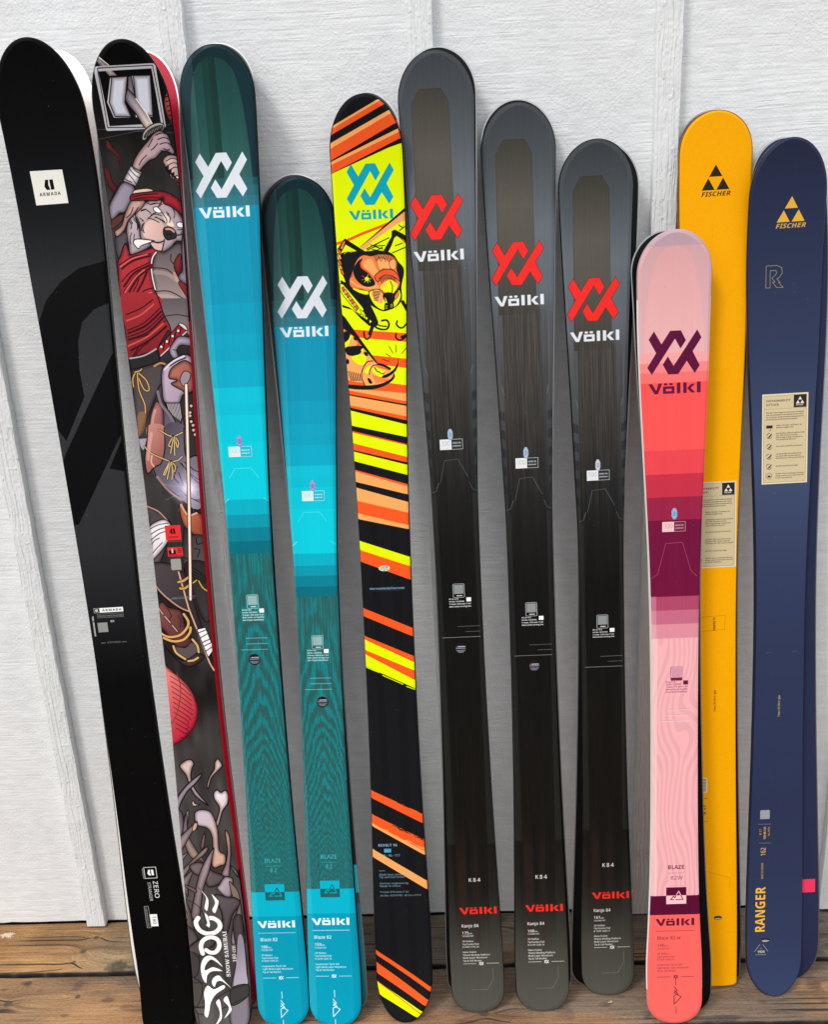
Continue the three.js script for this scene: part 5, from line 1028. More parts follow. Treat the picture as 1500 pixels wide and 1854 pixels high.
  D('s','','#15151a',3.02,'-2.9 357.4 2.8 363.5 11.7 366.8 20.8 366.2 24.2 358.4 20.5 351.9 12.4 352.5');
  D('p','','#15151a',2.01,'-0.9 356.5 10.0 360.8 20.0 362.2');
  D('p','','#15151a',6.04,'-4.2 362.2 -8.7 372.9');
  D('s','','#15151a',2.62,'-18.7 369.6 -18.1 378.5 -14.2 382.1 -9.0 378.9 -6.7 373.0');
  D('s','','#15151a',2.81,'38.5 354.1 36.8 358.9 41.1 364.5 47.1 365.2 53.3 359.5 56.6 353.8');
  D('p','','#15151a',6.00,'48.8 323.1 57.2 338.1');
  D('p','','#15151a',5.03,'45.4 381.0 59.7 375.6');
  D('s','','#15151a',2.82,'35.6 374.6 34.9 380.5 39.2 385.2 46.3 384.9 52.6 379.2');
  D('S','#f9a75c','',0.00,'-55.1 351.4 -43.7 364.7 -32.0 374.0 -20.3 392.3 -5.4 410.8 4.1 424.7 14.1 427.5 23.0 433.9 29.2 443.1 27.4 449.6 12.8 458.1 -7.8 462.4 -48.6 459.9 -58.7 459.0');
  D('P','#f0561f','',0.00,'-52.1 361.4 -31.9 372.0 -22.7 391.2 -47.4 397.2 -51.1 391.1');
  D('S','#e2f500','',0.00,'-51.4 386.2 -44.2 375.5 -38.2 375.8 -39.7 385.6 -51.3 394.1');
  D('S','#f9a75c','',0.00,'-39.3 377.7 -31.6 385.9 -32.9 391.8 -46.2 394.3');
  D('P','#121215','#15151a',0.40,'-54.5 339.6 -48.8 345.7 -38.5 361.9 -18.7 391.4 1.2 421.0 4.1 425.2 -1.8 420.9 -21.0 396.3 -34.2 377.9 -50.7 364.4 -53.7 363.3');
  D('S','#121215','#15151a',0.40,'-52.5 369.3 -42.9 369.6 -44.4 379.5 -50.8 385.2 -54.8 383.0');
  D('S','#121215','#15151a',0.41,'-51.4 395.6 -42.1 393.0 -24.9 392.9 -20.4 395.8 -27.5 405.5 -37.8 408.8 -48.9 406.2');
  D('S','#e2f500','',0.00,'-42.0 410.9 -23.5 407.1 -16.7 413.4 -21.8 424.2 -32.4 422.3');
  D('P','#e2f500','',0.00,'-25.2 399.1 -21.0 396.3 -23.6 408.1');
  D('S','#121215','#15151a',0.30,'-36.8 378.8 -32.2 378.0 -30.4 382.0 -34.5 383.3');
  D('S','#121215','#15151a',0.30,'-20.3 403.3 -15.3 404.4 -13.5 409.5 -18.5 408.8');
  D('S','#121215','#15151a',0.30,'-49.7 413.1 -46.4 417.2 -47.6 422.2 -51.1 421.1');
  D('s','','#15151a',1.32,'-48.3 434.2 -46.7 443.3 -44.0 450.5');
  D('s','','#15151a',1.32,'-45.0 435.1 -43.7 444.2 -41.3 450.6');
  D('s','','#15151a',1.32,'-41.8 436.1 -40.7 445.2 -38.7 450.7');
  D('s','','#15151a',1.32,'-38.6 437.0 -37.7 446.1 -36.0 450.8');
  D('s','','#15151a',1.32,'-35.4 437.9 -34.6 447.0 -33.4 450.9');
  D('s','','#15151a',1.32,'-32.2 438.8 -31.6 447.9 -30.8 451.0');
  D('s','','#15151a',1.32,'-29.0 439.8 -28.6 448.8 -28.1 451.1');
  D('P','#f0561f','',0.00,'-53.1 449.1 -35.9 452.8 -21.8 455.3 -22.1 461.4 -49.6 459.9');
  D('S','#e2f500','',0.00,'-20.9 437.2 -17.5 430.4 -8.1 424.7 -12.5 432.5 -14.9 439.5');
  D('S','#e2f500','',0.00,'-8.5 432.7 -2.3 429.9 9.7 434.4 15.9 433.6 9.4 441.4 11.2 446.5 -0.8 443.0');
  D('s','','#f0561f',1.63,'-6.9 442.8 -3.2 450.0 -1.4 456.1');
  D('s','','#f0561f',1.63,'-3.1 443.9 0.3 450.5 2.1 455.4');
  D('s','','#f0561f',1.63,'0.7 445.1 3.7 451.0 5.6 454.7');
  D('s','','#f0561f',1.63,'4.5 446.2 7.1 451.6 9.1 454.1');
  D('s','','#f0561f',1.63,'8.3 447.4 10.6 452.1 12.6 453.4');
  D('s','','#f0561f',1.63,'12.2 448.5 14.0 452.6 16.1 452.7');
  D('s','','#f0561f',1.63,'16.0 449.7 17.5 453.2 19.5 452.0');
  D('s','','#f0561f',1.63,'19.8 450.8 20.9 453.7 23.0 451.4');
  D('s','','#f0561f',1.42,'-0.1 427.0 3.9 429.2 10.0 429.4');
  D('s','','#f0561f',1.42,'3.9 428.4 7.5 430.5 12.5 430.7');
  D('s','','#f0561f',1.42,'7.9 429.7 11.1 431.8 15.1 432.0');
  D('s','','#f0561f',1.42,'11.9 431.1 14.7 433.2 17.7 433.3');
  D('s','','#f0561f',1.42,'15.9 432.4 18.3 434.5 20.3 434.6');
  D('s','','#15151a',1.62,'-5.8 418.8 -16.0 420.4 -24.8 434.1 -26.0 447.1 -21.0 460.4');
  D('s','','#15151a',1.42,'3.0 425.1 -6.2 426.8 -11.6 434.6 -13.0 441.6');
  D('s','','#15151a',4.06,'3.1 424.6 12.1 427.0 22.5 432.9');
  D('S','#121215','#15151a',0.41,'-48.4 457.4 -22.0 459.9 2.6 458.3 19.1 452.8 26.5 447.1 28.8 441.1 30.0 447.2 23.1 455.0 8.5 462.5 -14.2 466.7 -48.7 463.4');
  D('S','#121215','#15151a',0.31,'-16.3 448.0 -12.3 448.6 -8.5 455.8 -13.6 455.6');
  D('s','','#15151a',1.62,'-3.3 430.4 0.5 436.0 4.5 437.7');
  D('s','','#15151a',1.22,'4.5 438.2 8.4 440.9 12.5 440.0');
  D('S','#121215','#15151a',0.40,'36.7 415.9 35.8 424.3 30.1 433.1 21.7 439.8 10.3 444.4 9.2 447.4 17.3 446.7 29.9 439.1 36.4 428.4');
  D('p','','#15151a',1.01,'22.6 395.4 28.7 407.1');
  D('p','','#15151a',1.01,'34.3 393.4 34.5 405.8');
  D('p','','#15151a',1.01,'43.8 408.2 52.8 398.1');
  D('p','','#15151a',1.01,'17.0 407.7 24.4 412.4');
  D('p','','#15151a',1.01,'10.5 416.4 22.5 420.6');
  const C = '#0aa3b8'; crossmark(C, 3.5, 134, 77); wordmark(C, -34, 173.5, 73);
  const g = '#7fa8bd'; text('team recommended boot center', 1, 820, 4.2, g, { w: 63, align: 'center', bold: true }); line('#33383c', .6, -25, 822.5, 25, 822.5);
  text('REVOLT 96', -38.4, 1323.5, 5.2, '#8fb6c8', { w: 36, bold: true, sp: 4 }); R('#49b3d6', -27.5, 1328.5, 13, 7.6); text('173', -26, 1334.6, 5, '#143545', { w: 10 }); text('125 - 96 - 117', -35, 1345, 4.6, '#8fb6c8', { w: 37 });
  line(g, .8, -39, 1374.5, -28, 1374.5);
  [['Multi layer woodcore', 1384.5, 57], ['Tip and tail rocker', 1390, 49], ['German engineering', 1403, 55], ['Made in China', 1408.8, 40], ['T=max 570 mm=T G1', 1421.8, 56], ['Art.No. V2310183 - Ø 3.6 x 9.5 R', 1429, 78]].forEach(([s, y, w]) => text(s, -39.5, y, 4, g, { w }));
  RIB(.05);
});
const yellowTop = (L) => topTex(L, () => {
  R('#f6a902', -75, 0, 150, L); pix(-75, 0, 150, L, (x, y) => { const k = vn(x * .8, y * .8) - .5; return k > 0 ? [255, 200, 60, k * .12] : [150, 90, 0, -k * .12]; });
  trimark('#2b2622', 0, 84.5, 46); text('FISCHER', 0, 134.5, 7.4, '#2b2622', { w: 49, align: 'center', bold: true, skew: -.3 });
  line('#8a5c00', .4, -38, 868, 20, 866, 19, 893, -38, 895); line('#8a5c00', .35, -20, 1380, 34, 1398, 34, 1420);
  text('SHAPED TI', 2.4, 895, 4.2, '#241c10', { rot: -Math.PI / 2, w: 26, bold: true }); text('T max = 9.5  Ø 4.1 + glue', 3.6, 1052, 4, '#241c10', { rot: -Math.PI / 2, w: 42, bold: true });
  R('#e8dcb8', -20, 1186, 9, 30); for (let i = 0; i < 9; i++) R('#3a2c14', -19, 1188 + i * 3, 6, 1.4); line('#3a2c14', .6, -22, 1228, -11, 1228); line('#3a2c14', .6, -22, 1275.7, -11, 1275.7); text('R 17', -13, 1262, 4, '#241c10', { rot: -Math.PI / 2, w: 20, bold: true });
});
const navyTop = (L) => topTex(L, () => {
  R('#283252', -75, 0, 150, L); ctx.fillStyle = grad(0, L, [0, 'rgba(14,18,34,.35)'], [.12, 'rgba(20,26,44,.15)'], [.33, 'rgba(98,118,152,.38)'], [.55, 'rgba(50,60,92,.12)'], [.75, 'rgba(28,34,56,.2)'], [1, 'rgba(74,88,124,.25)']); ctx.fillRect(-75, 0, 150, L);  // overlay lightens about a third of the way down: sheen painted into the navy
  const G = '#e2ab4a'; trimark('#e8b33a', 5.5, 90, 46); text('FISCHER', 5.2, 139.5, 7.4, '#d8a850', { w: 50, align: 'center', bold: true, skew: -.3 });
  ctx.strokeStyle = '#b9a470'; ctx.lineWidth = .7; ctx.beginPath(); const r = [[-32, 235], [-32, 199], [-14, 199], [-6, 203], [-5, 212], [-10, 219], [-14, 221], [-8, 227], [-11, 227], [-3, 235.5], [-14, 235], [-21, 226], [-17, 226], [-22, 219], [-17, 215], [-14, 211], [-16, 207], [-25, 207], [-25, 235]]; r.forEach((p, i) => ctx[i ? 'lineTo' : 'moveTo'](...p)); ctx.closePath(); ctx.stroke();
  line('rgba(120,135,175,.6)', .7, -24, 882, -15, 880); line('rgba(120,135,175,.6)', .7, 22, 881, 31, 881);
  text('T max = 9.5  Ø 4.1 + glue', 1.4, 1006, 4, '#c9a85e', { rot: -Math.PI / 2, w: 42, bold: true });
  ctx.fillStyle = '#94979f'; ctx.beginPath(); ctx.roundRect(-31.5, 1193, 18, 18.5, 2); ctx.fill();
  line('#8c8f98', .7, -34.5, 1221.8, -11.5, 1222.2); line('#8c8f98', .7, -33, 1261.2, -11, 1261.6);
  text('130-98-121', -20, 1254, 4.2, G, { rot: -Math.PI / 2, w: 27, bold: true }); text('R 17', -28, 1244, 4, G, { rot: -Math.PI / 2, w: 12 }); text('ALL MTN', -13, 1247, 3.6, G, { rot: -Math.PI / 2, w: 19 });
  text('162', -20, 1288.5, 9.5, '#f0bd58', { rot: -Math.PI / 2, w: 18 }); text('MADE IN UKRAINE', -23.6, 1337, 4, G, { rot: -Math.PI / 2, w: 34 });
  text('RANGER', -19, 1453, 18.5, '#f0b63a', { rot: -Math.PI / 2, w: 99, bold: true });
  line('#c4b68f', .7, -38, 1493, -28, 1478.5); line('#c4b68f', .7, -22, 1478.5, -12.5, 1493); line('#c4b68f', .7, -36, 1500, -16, 1500); text('1924', -25.6, 1496.3, 5, '#d9c890', { w: 14, align: 'center', bold: true }); text('EST.', -25.4, 1488.6, 2.6, '#a9a68f', { w: 5, align: 'center' });
});
function smallTex(w, h, draw) { const c = document.createElement('canvas'); c.width = w; c.height = h; const g = c.getContext('2d'); const keep = ctx; ctx = g; draw(g, w, h); ctx = keep; const t = new THREE.CanvasTexture(c); t.colorSpace = THREE.SRGBColorSpace; t.magFilter = THREE.LinearFilter; return t; }

// ---------- ski geometry ----------
const lerpTab = (tab, f) => { let i = 0; while (i < tab.length - 2 && f > tab[i + 1][0]) i++; const [x0, y0] = tab[i], [x1, y1] = tab[i + 1], a = tab[Math.max(0, i - 1)], b = tab[Math.min(tab.length - 1, i + 2)]; const t = clamp((f - x0) / (x1 - x0)), h = x1 - x0; const m0 = i ? (y1 - a[1]) / (x1 - a[0]) * h : (y1 - y0), m1 = i + 2 < tab.length ? (b[1] - y0) / (b[0] - x0) * h : (y1 - y0); const t2 = t * t, t3 = t2 * t; return (2 * t3 - 3 * t2 + 1) * y0 + (t3 - 2 * t2 + t) * m0 + (3 * t2 - 2 * t3) * y1 + (t3 - t2) * m1; };
const THICK = [[0, .006], [.12, .009], [.38, .0135], [.55, .0135], [.86, .008], [1, .005]];
function shape(o) {
  const { L, prof, rise, tr, rt = .075, pt = 2, rb = .05, pb = 2.3 } = o;
  const hw = (s) => { let w = lerpTab(prof, s / L) / 2000; if (s > L - rt) w *= Math.pow(Math.max(0, 1 - Math.pow((s - L + rt) / rt, pt)), 1 / 2.05); if (s < rb) w *= Math.pow(Math.max(0, 1 - Math.pow((rb - s) / rb, pb)), 1 / pb); return w; };
  const nb = (s) => { const z = (o.zone ?? .16) * L, a = Math.max(0, (s - L + z) / z), b = Math.max(0, (.09 * L - s) / (.09 * L)); return rise * a * a + tr * b * b; };
  const st = []; for (let i = 0; i <= 26; i++) st.push(rb * (1 - Math.cos(i / 26 * Math.PI / 2))); for (let i = 1; i < 64; i++) st.push(rb + (L - rt - rb) * i / 64); for (let i = 0; i <= 30; i++) st.push(L - rt + rt * Math.sin(i / 30 * Math.PI / 2));
  st.push(L / 2); st.sort((p, q) => p - q);
  return { ...o, hw, nb, th: (s) => lerpTab(THICK, clamp(s / L)) * (o.thin ?? 1), st };
}
function ring(k, d, zf) {                              // outline drawn in by d, at height zf(s)
  const N = k.st.length, pts = [];
  const put = (j, sg) => { const s0 = k.st[j], w = k.hw(s0), s = d + (k.L - 2 * d) * s0 / k.L, ww = Math.max(0, w - d * Math.min(1, w / .025)); pts.push([sg * ww, s, k.nb(s) + zf(s)]); };
  for (let j = 0; j < N; j++) put(j, 1); for (let j = N - 1; j >= 0; j--) put(j, -1);
  return pts;
}
function meshFrom(k, tris, pos, crease = 0.8) {         // material 0 covers the tip half, material 1 the tail half
  const up = [], low = []; for (let q = 0; q < tris.length; q += 3) ((pos[tris[q]][1] + pos[tris[q + 1]][1] + pos[tris[q + 2]][1]) / 3 > k.L / 2 ? up : low).push(tris[q], tris[q + 1], tris[q + 2]);
  const g = new THREE.BufferGeometry(); g.setAttribute('position', new THREE.Float32BufferAttribute(pos.flat(), 3)); g.setIndex([...up, ...low]);
  const n = g.toNonIndexed(), p = n.attributes.position, uv = new Float32Array(p.count * 2);
  for (let i = 0; i < p.count; i++) { uv[i * 2] = p.getX(i) / .15 + .5; uv[i * 2 + 1] = clamp(2 * p.getY(i) / k.L - (i < up.length ? 1 : 0)); }
  n.setAttribute('uv', new THREE.BufferAttribute(uv, 2)); n.computeVertexNormals(); smoothNormals(n, crease);
  n.clearGroups(); n.addGroup(0, up.length, 0); n.addGroup(up.length, low.length, 1); return n;
}
function strip(a, b, base) { const t = [], N = a.length; for (let j = 0; j < N; j++) { const q = (j + 1) % N; t.push(base + j, base + q, base + N + q, base + j, base + N + q, base + N + j); } return t; }
function fill(k, rg, flip, K = 8) { const N = k.st.length, pos = [], tri = []; for (let j = 0; j < N; j++) { const r = rg[j], l = rg[2 * N - 1 - j]; for (let c = 0; c <= K; c++) pos.push([mixv(l[0], r[0], c / K), r[1], r[2]]); } for (let j = 0; j < N - 1; j++) for (let c = 0; c < K; c++) { const a = j * (K + 1) + c, b = a + 1, d = a + K + 1, e = d + 1; flip ? tri.push(a, e, b, a, d, e) : tri.push(a, b, e, a, e, d); } return [pos, tri]; }
function skiGeos(k) {
  const r0 = ring(k, 0, () => 0), rb0 = ring(k, .0018, () => 0), r1 = ring(k, .0001, (s) => .0022), r2 = ring(k, .0016, (s) => k.th(s) - .0016), r3 = ring(k, k.bev ?? .0055, (s) => k.th(s));
  const [bp, bt] = fill(k, rb0, true, 2), [tp, tt] = fill(k, r3, false, 8);
  const sidePos = [...r1, ...r2], edgePos = [...rb0, ...r0, ...r1], bev = [...r2, ...r3, ...tp];
  return { base: meshFrom(k, bt, bp), edge: meshFrom(k, [...strip(rb0, r0, 0), ...strip(r0, r1, r0.length)], edgePos), side: meshFrom(k, strip(r1, r2, 0), sidePos), top: meshFrom(k, [...strip(r2, r3, 0), ...tt.map((i) => i + r2.length + r3.length)], bev, .985) };
}
// a sticker lying on the top sheet; outline in mm, x across and y from the tip
function patch(k, x0, x1, y0, y1, round) {
  const pos = [], uv = [], idx = [], NX = 8, NY = 10, cx = (x0 + x1) / 2, cy = (y0 + y1) / 2, lift = .0003;
  for (let j = 0; j <= NY; j++) for (let i = 0; i <= NX; i++) {
    let a = i / NX * 2 - 1, b = j / NY * 2 - 1; const u = (a + 1) / 2, v = (b + 1) / 2; let A = a, B = b;
    if (round) { A = a * Math.sqrt(1 - b * b / 2); B = b * Math.sqrt(1 - a * a / 2); }
    const X = (cx + A * (x1 - x0) / 2) / 1000, s = k.L - (cy + B * (y1 - y0) / 2) / 1000;
    pos.push(X, s, k.nb(s) + k.th(s) + lift); uv.push((A + 1) / 2, 1 - (B + 1) / 2);
  }
  for (let j = 0; j < NY; j++) for (let i = 0; i < NX; i++) { const a = j * (NX + 1) + i, b = a + 1, c = a + NX + 1, d = c + 1; idx.push(a, c, d, a, d, b); }
  const g = new THREE.BufferGeometry(); g.setAttribute('position', new THREE.Float32BufferAttribute(pos, 3)); g.setAttribute('uv', new THREE.Float32BufferAttribute(uv, 2)); g.setIndex(idx); g.computeVertexNormals(); return g;
}
function basePatch(k, x0, x1, y0, y1) {                 // a label on the base; x as seen from the base side's own axes, y from the tip, mm
  const g = patch({ ...k, th: () => -.0008 }, x0, x1, y0, y1), ia = g.index.array; for (let q = 0; q < ia.length; q += 3) { const t = ia[q]; ia[q] = ia[q + 1]; ia[q + 1] = t; } g.computeVertexNormals(); return g;
}
const steel = new THREE.MeshStandardMaterial({ color: 0x9a9c9e, metalness: 1, roughness: 0.38 });
const plain = (c, rough = .45, o = {}) => new THREE.MeshPhysicalMaterial({ color: c, roughness: rough, specularIntensity: .25, ...o });
const printed = (maps, o) => maps.map((map) => new THREE.MeshPhysicalMaterial({ map, ...o }));
const two = (m) => Array.isArray(m) ? m : [m, m];
const sideBlack = plain(0x0b0b0c, .5);
const FR = {
  black: { L: 1.7896, F: [0.24753, -0.00257, 0.27830], fa: -0.02520, B: [0.23753, 0.00457, 0.27748], ba: -0.01735, n: [-0.00000, 0.11513, 0.99335], d: [0.00000, 0.99335, -0.11513], rise: 0.045, tr: 0.025, up: 0.000 },
  bdog: { L: 1.7812, F: [0.35685, -0.00397, 0.28811], fa: -0.00358, B: [0.36285, 0.00597, 0.28690], ba: -0.00567, n: [-0.00000, 0.12112, 0.99264], d: [0.00000, 0.99264, -0.12112], rise: 0.045, tr: 0.035, up: 0.000 },
  b180: { L: 1.7795, F: [0.47125, -0.00089, 0.28493], fa: 0.00578, B: [0.47111, 0.00289, 0.28442], ba: 0.00411, n: [-0.00000, 0.13472, 0.99088], d: [0.00000, 0.99088, -0.13472], rise: 0.018, tr: 0.008, up: 0.010 },
  b159: { L: 1.5811, F: [0.57259, -0.00130, 0.28596], fa: 0.01500, B: [0.58379, 0.00330, 0.28519], ba: 0.00097, n: [-0.00000, 0.16423, 0.98642], d: [0.00000, 0.98642, -0.16423], rise: 0.018, tr: 0.008, up: 0.008 },
  rev: { L: 1.6864, F: [0.70737, -0.00318, 0.25811], fa: 0.00721, B: [0.70730, 0.00518, 0.25714], ba: 0.00676, n: [-0.00000, 0.11614, 0.99323], d: [0.00000, 0.99323, -0.11614], rise: 0.035, tr: 0.030, up: 0.012 },
  k175: { L: 1.7500, F: [0.85043, -0.00071, 0.25879], fa: -0.00901, B: [0.84295, 0.00271, 0.25837], ba: -0.00231, n: [-0.00000, 0.12207, 0.99252], d: [0.00000, 0.99252, -0.12207], rise: 0.018, tr: 0.008, up: 0.012 },
  k168: { L: 1.6718, F: [0.97613, -0.00095, 0.25913], fa: -0.00476, B: [0.98258, 0.00295, 0.25858], ba: -0.00796, n: [-0.00000, 0.13932, 0.99025], d: [0.00000, 0.99025, -0.13932], rise: 0.018, tr: 0.008, up: 0.010 },
  k161: { L: 1.6018, F: [1.10860, -0.00056, 0.22390], fa: -0.00925, B: [1.08941, 0.00256, 0.22354], ba: 0.01158, n: [-0.00000, 0.11160, 0.99375], d: [0.00000, 0.99375, -0.11160], rise: 0.018, tr: 0.008, up: 0.000 },
  p146: { L: 1.4601, F: [1.22254, -0.00103, 0.29275], fa: -0.00205, B: [1.24333, 0.00303, 0.29216], ba: -0.02156, n: [-0.00000, 0.14485, 0.98945], d: [0.00000, 0.98945, -0.14485], rise: 0.018, tr: 0.008, up: 0.000 },
  yel: { L: 1.6387, F: [1.31563, -0.00005, 0.21229], fa: -0.01272, B: [1.32411, 0.00205, 0.21205], ba: -0.01606, n: [-0.00000, 0.11667, 0.99317], d: [0.00000, 0.99317, -0.11667], rise: 0.014, tr: 0.003, up: 0.005 },
  n162: { L: 1.5886, F: [1.43074, -0.00118, 0.23048], fa: -0.01344, B: [1.46846, 0.00318, 0.22995], ba: -0.03106, n: [-0.00000, 0.12101, 0.99265], d: [0.00000, 0.99265, -0.12101], rise: 0.030, tr: 0.012, up: 0.008 }
};
function place(g, f, back) {
  const d = new THREE.Vector3(...f.d), n = new THREE.Vector3(...f.n), X = new THREE.Vector3(1, 0, 0), a = back ? f.ba : f.fa;
  const ax = d.clone().multiplyScalar(Math.cos(a)).addScaledVector(X, Math.sin(a)), lat = X.clone().multiplyScalar(Math.cos(a)).addScaledVector(d, -Math.sin(a)), m = new THREE.Matrix4();
  if (back) m.makeBasis(lat.negate(), ax, n.clone().negate()); else m.makeBasis(lat, ax, n);
  g.quaternion.setFromRotationMatrix(m); g.position.set(...(back ? f.B : f.F)).addScaledVector(n, back ? -.0004 : .0004);
  if (back && f.up) g.position.addScaledVector(ax, f.up);
}
const GROUP = 'skis leaning in a row against the white wall';
function ski(key, o, front, back) {
  const f = FR[key], k = shape({ L: f.L, rise: f.rise, tr: f.tr, ...o }), q = skiGeos(k), topMat = printed(front.map, { roughness: front.rough ?? .42, specularIntensity: front.spec ?? .12 });
  const a = thing('ski', front.label, 'ski', GROUP);
  part('topsheet', q.top, two(topMat), a); part('sidewall', q.side, two(front.side ?? sideBlack), a); part('steel_edge', q.edge, two(steel), a); part('base', q.base, two(back.base), a);
  place(a, f, false);
  const b = thing('ski', back.label, 'ski', GROUP);
  part('base', q.base, two(back.base), b); part('sidewall', q.side, two(back.side ?? front.side ?? sideBlack), b); part('steel_edge', q.edge, two(steel), b); part('topsheet', q.top, two(back.top ?? topMat), b);
  place(b, f, true);
  return { k, a, b };
}
const P_ALL = [[0, 102], [.06, 103.5], [.12, 99], [.17, 94.5], [.27, 86.5], [.36, 82], [.42, 80], [.52, 79.5], [.59, 81.5], [.64, 86.5], [.70, 93], [.75, 99], [.80, 105.5], [.85, 112], [.91, 119], [.955, 123.5], [1, 124]];
const wide = (t, k, add = 0) => t.map(([f, w]) => [f, w * k + add]);
const P_PINK = [[0, 104], [.08, 105.5], [.13, 99], [.19, 92], [.27, 87], [.36, 84.5], [.46, 84], [.54, 86], [.6, 89.5], [.66, 95.5], [.74, 106], [.82, 116], [.88, 121.5], [.95, 124.5], [1, 124]];
const P_BLACK = [[0, 106], [.05, 109], [.1, 110.5], [.17, 107], [.24, 101], [.3, 98], [.38, 95.5], [.45, 95.5], [.52, 99], [.6, 106], [.69, 115.5], [.76, 125], [.82, 134], [.87, 140], [.92, 142], [1, 140]];
const P_BDOG = [[0, 112], [.05, 114.5], [.12, 114.5], [.19, 107.5], [.25, 101.5], [.31, 96], [.38, 92], [.45, 91.5], [.52, 93.5], [.59, 97], [.65, 102], [.72, 109], [.77, 114], [.83, 120], [.89, 124.5], [.96, 126], [1, 126]];
const P_REV = [[0, 108], [.06, 110], [.11, 109.5], [.17, 105.5], [.22, 101], [.27, 97], [.34, 93.5], [.4, 91.5], [.46, 90.5], [.52, 90.5], [.58, 91.5], [.64, 94], [.72, 101], [.8, 111.5], [.85, 117], [.9, 119.5], [.95, 119.5], [1, 118]];
const P_NAVY = [[0, 104], [.08, 108], [.15, 105.5], [.23, 100], [.32, 94], [.41, 90], [.5, 89], [.58, 93], [.66, 102], [.72, 111], [.78, 119.5], [.84, 125], [.9, 127.5], [.96, 127], [1, 126]];
const P_YEL = [[0, 101], [.06, 102], [.15, 97], [.27, 89], [.38, 84], [.48, 82], [.56, 85], [.64, 93], [.72, 103], [.78, 110.5], [.84, 116.5], [.9, 121], [.95, 122], [1, 121]];
const mm = (key) => FR[key].L * 1000;

// stickers
function hundred(bg, lineCol, paper, ink) {
  const t = smallTex(280, 124, (g) => {
    g.fillStyle = bg; g.fillRect(0, 0, 280, 124); g.strokeStyle = lineCol; g.lineWidth = 4; g.strokeRect(2, 2, 276, 120); g.fillStyle = paper; g.fillRect(0, 0, 142, 124);
    g.strokeStyle = ink; g.lineWidth = 3; g.strokeRect(22, 18, 16, 62); for (const x of [66, 108]) { g.beginPath(); g.ellipse(x, 50, 20, 31, 0, 0, 7); g.stroke(); g.beginPath(); g.ellipse(x, 50, 10, 20, 0, 0, 7); g.stroke(); }
    g.fillStyle = ink; g.font = '20px sans-serif'; [...'YEARS'].forEach((c, i) => g.fillText(c, 20 + i * 23, 110));
    g.fillStyle = lineCol; g.font = 'bold 24px sans-serif'; g.fillText('MADE IN', 154, 54); g.font = 'bold 22px sans-serif'; g.fillText('GERMANY', 152, 90);
  });
  return new THREE.MeshStandardMaterial({ map: t, roughness: .4 });
}
const HUN = { cyan: hundred('#00b4c9', '#bfeff2', '#d9f0ee', '#93bdb8'), dark: hundred('#191a1b', '#c9ccce', '#e4e6e8', '#9a9ea2'), plum: hundred('#6b1036', '#dba4b6', '#f0c3c8', '#a86a7e') };
function oval(c1, c2) { return new THREE.MeshStandardMaterial({ roughness: .25, metalness: .15, map: smallTex(96, 200, (g) => { g.fillStyle = c1; g.fillRect(0, 0, 96, 200); g.strokeStyle = c2; g.lineWidth = 6; g.beginPath(); g.ellipse(48, 100, 36, 86, 0, 0, 7); g.stroke(); g.lineWidth = 4; g.beginPath(); g.ellipse(48, 100, 20, 52, 0, 0, 7); g.stroke(); g.fillStyle = c2; g.fillRect(38, 60, 8, 80); g.fillRect(52, 66, 8, 74); g.fillRect(0, 92, 10, 14); g.fillRect(86, 92, 10, 14); }) }); }
const OV = { blue: oval('#a9c2dd', '#3c5fa0'), lilac: oval('#b7a8e0', '#4c4496'), ice: oval('#b9cbdc', '#5a7aa8'), white: oval('#e6e2ee', '#6a62a0'), sky: oval('#9fcbe6', '#2f6fa6') };
const roundMat = new THREE.MeshStandardMaterial({ roughness: .3, map: smallTex(160, 160, (g) => { g.fillStyle = '#0a090a'; g.fillRect(0, 0, 160, 160); g.fillStyle = '#a8262c'; g.fillRect(14, 44, 20, 16); g.fillStyle = '#c9ced8'; g.fillRect(40, 46, 104, 10); g.fillStyle = '#9aa6bf'; g.fillRect(14, 70, 132, 8); g.fillStyle = '#4a5470'; g.fillRect(14, 84, 132, 6); g.fillStyle = '#a9adb6'; g.fillRect(18, 104, 126, 5); g.fillRect(30, 118, 100, 5); g.fillRect(46, 131, 68, 5); }) });
const blackOval = new THREE.MeshStandardMaterial({ roughness: .3, map: smallTex(160, 84, (g) => { g.fillStyle = '#0c0b0a'; g.fillRect(0, 0, 160, 84); g.fillStyle = '#d8d6cc'; g.beginPath(); g.moveTo(8, 46); g.lineTo(152, 46); g.lineTo(120, 72); g.lineTo(40, 72); g.fill(); g.fillStyle = '#0c0b0a'; for (let i = 0; i < 6; i++) g.fillRect(34 + i * 17, 50, 7, 18); g.fillStyle = '#a9a79c'; g.fillRect(60, 22, 12, 8); g.fillRect(88, 22, 14, 8); }) });
const paleOval = new THREE.MeshStandardMaterial({ roughness: .3, map: smallTex(160, 84, (g) => { g.fillStyle = '#d9dcc6'; g.fillRect(0, 0, 160, 84); g.fillStyle = '#e2b23a'; g.fillRect(20, 14, 50, 26); g.fillStyle = '#7fa9cf'; g.fillRect(94, 10, 40, 34); g.fillStyle = '#4a4a3a'; g.fillRect(74, 0, 6, 84); g.fillRect(18, 48, 44, 6); g.fillRect(92, 54, 46, 6); }) });
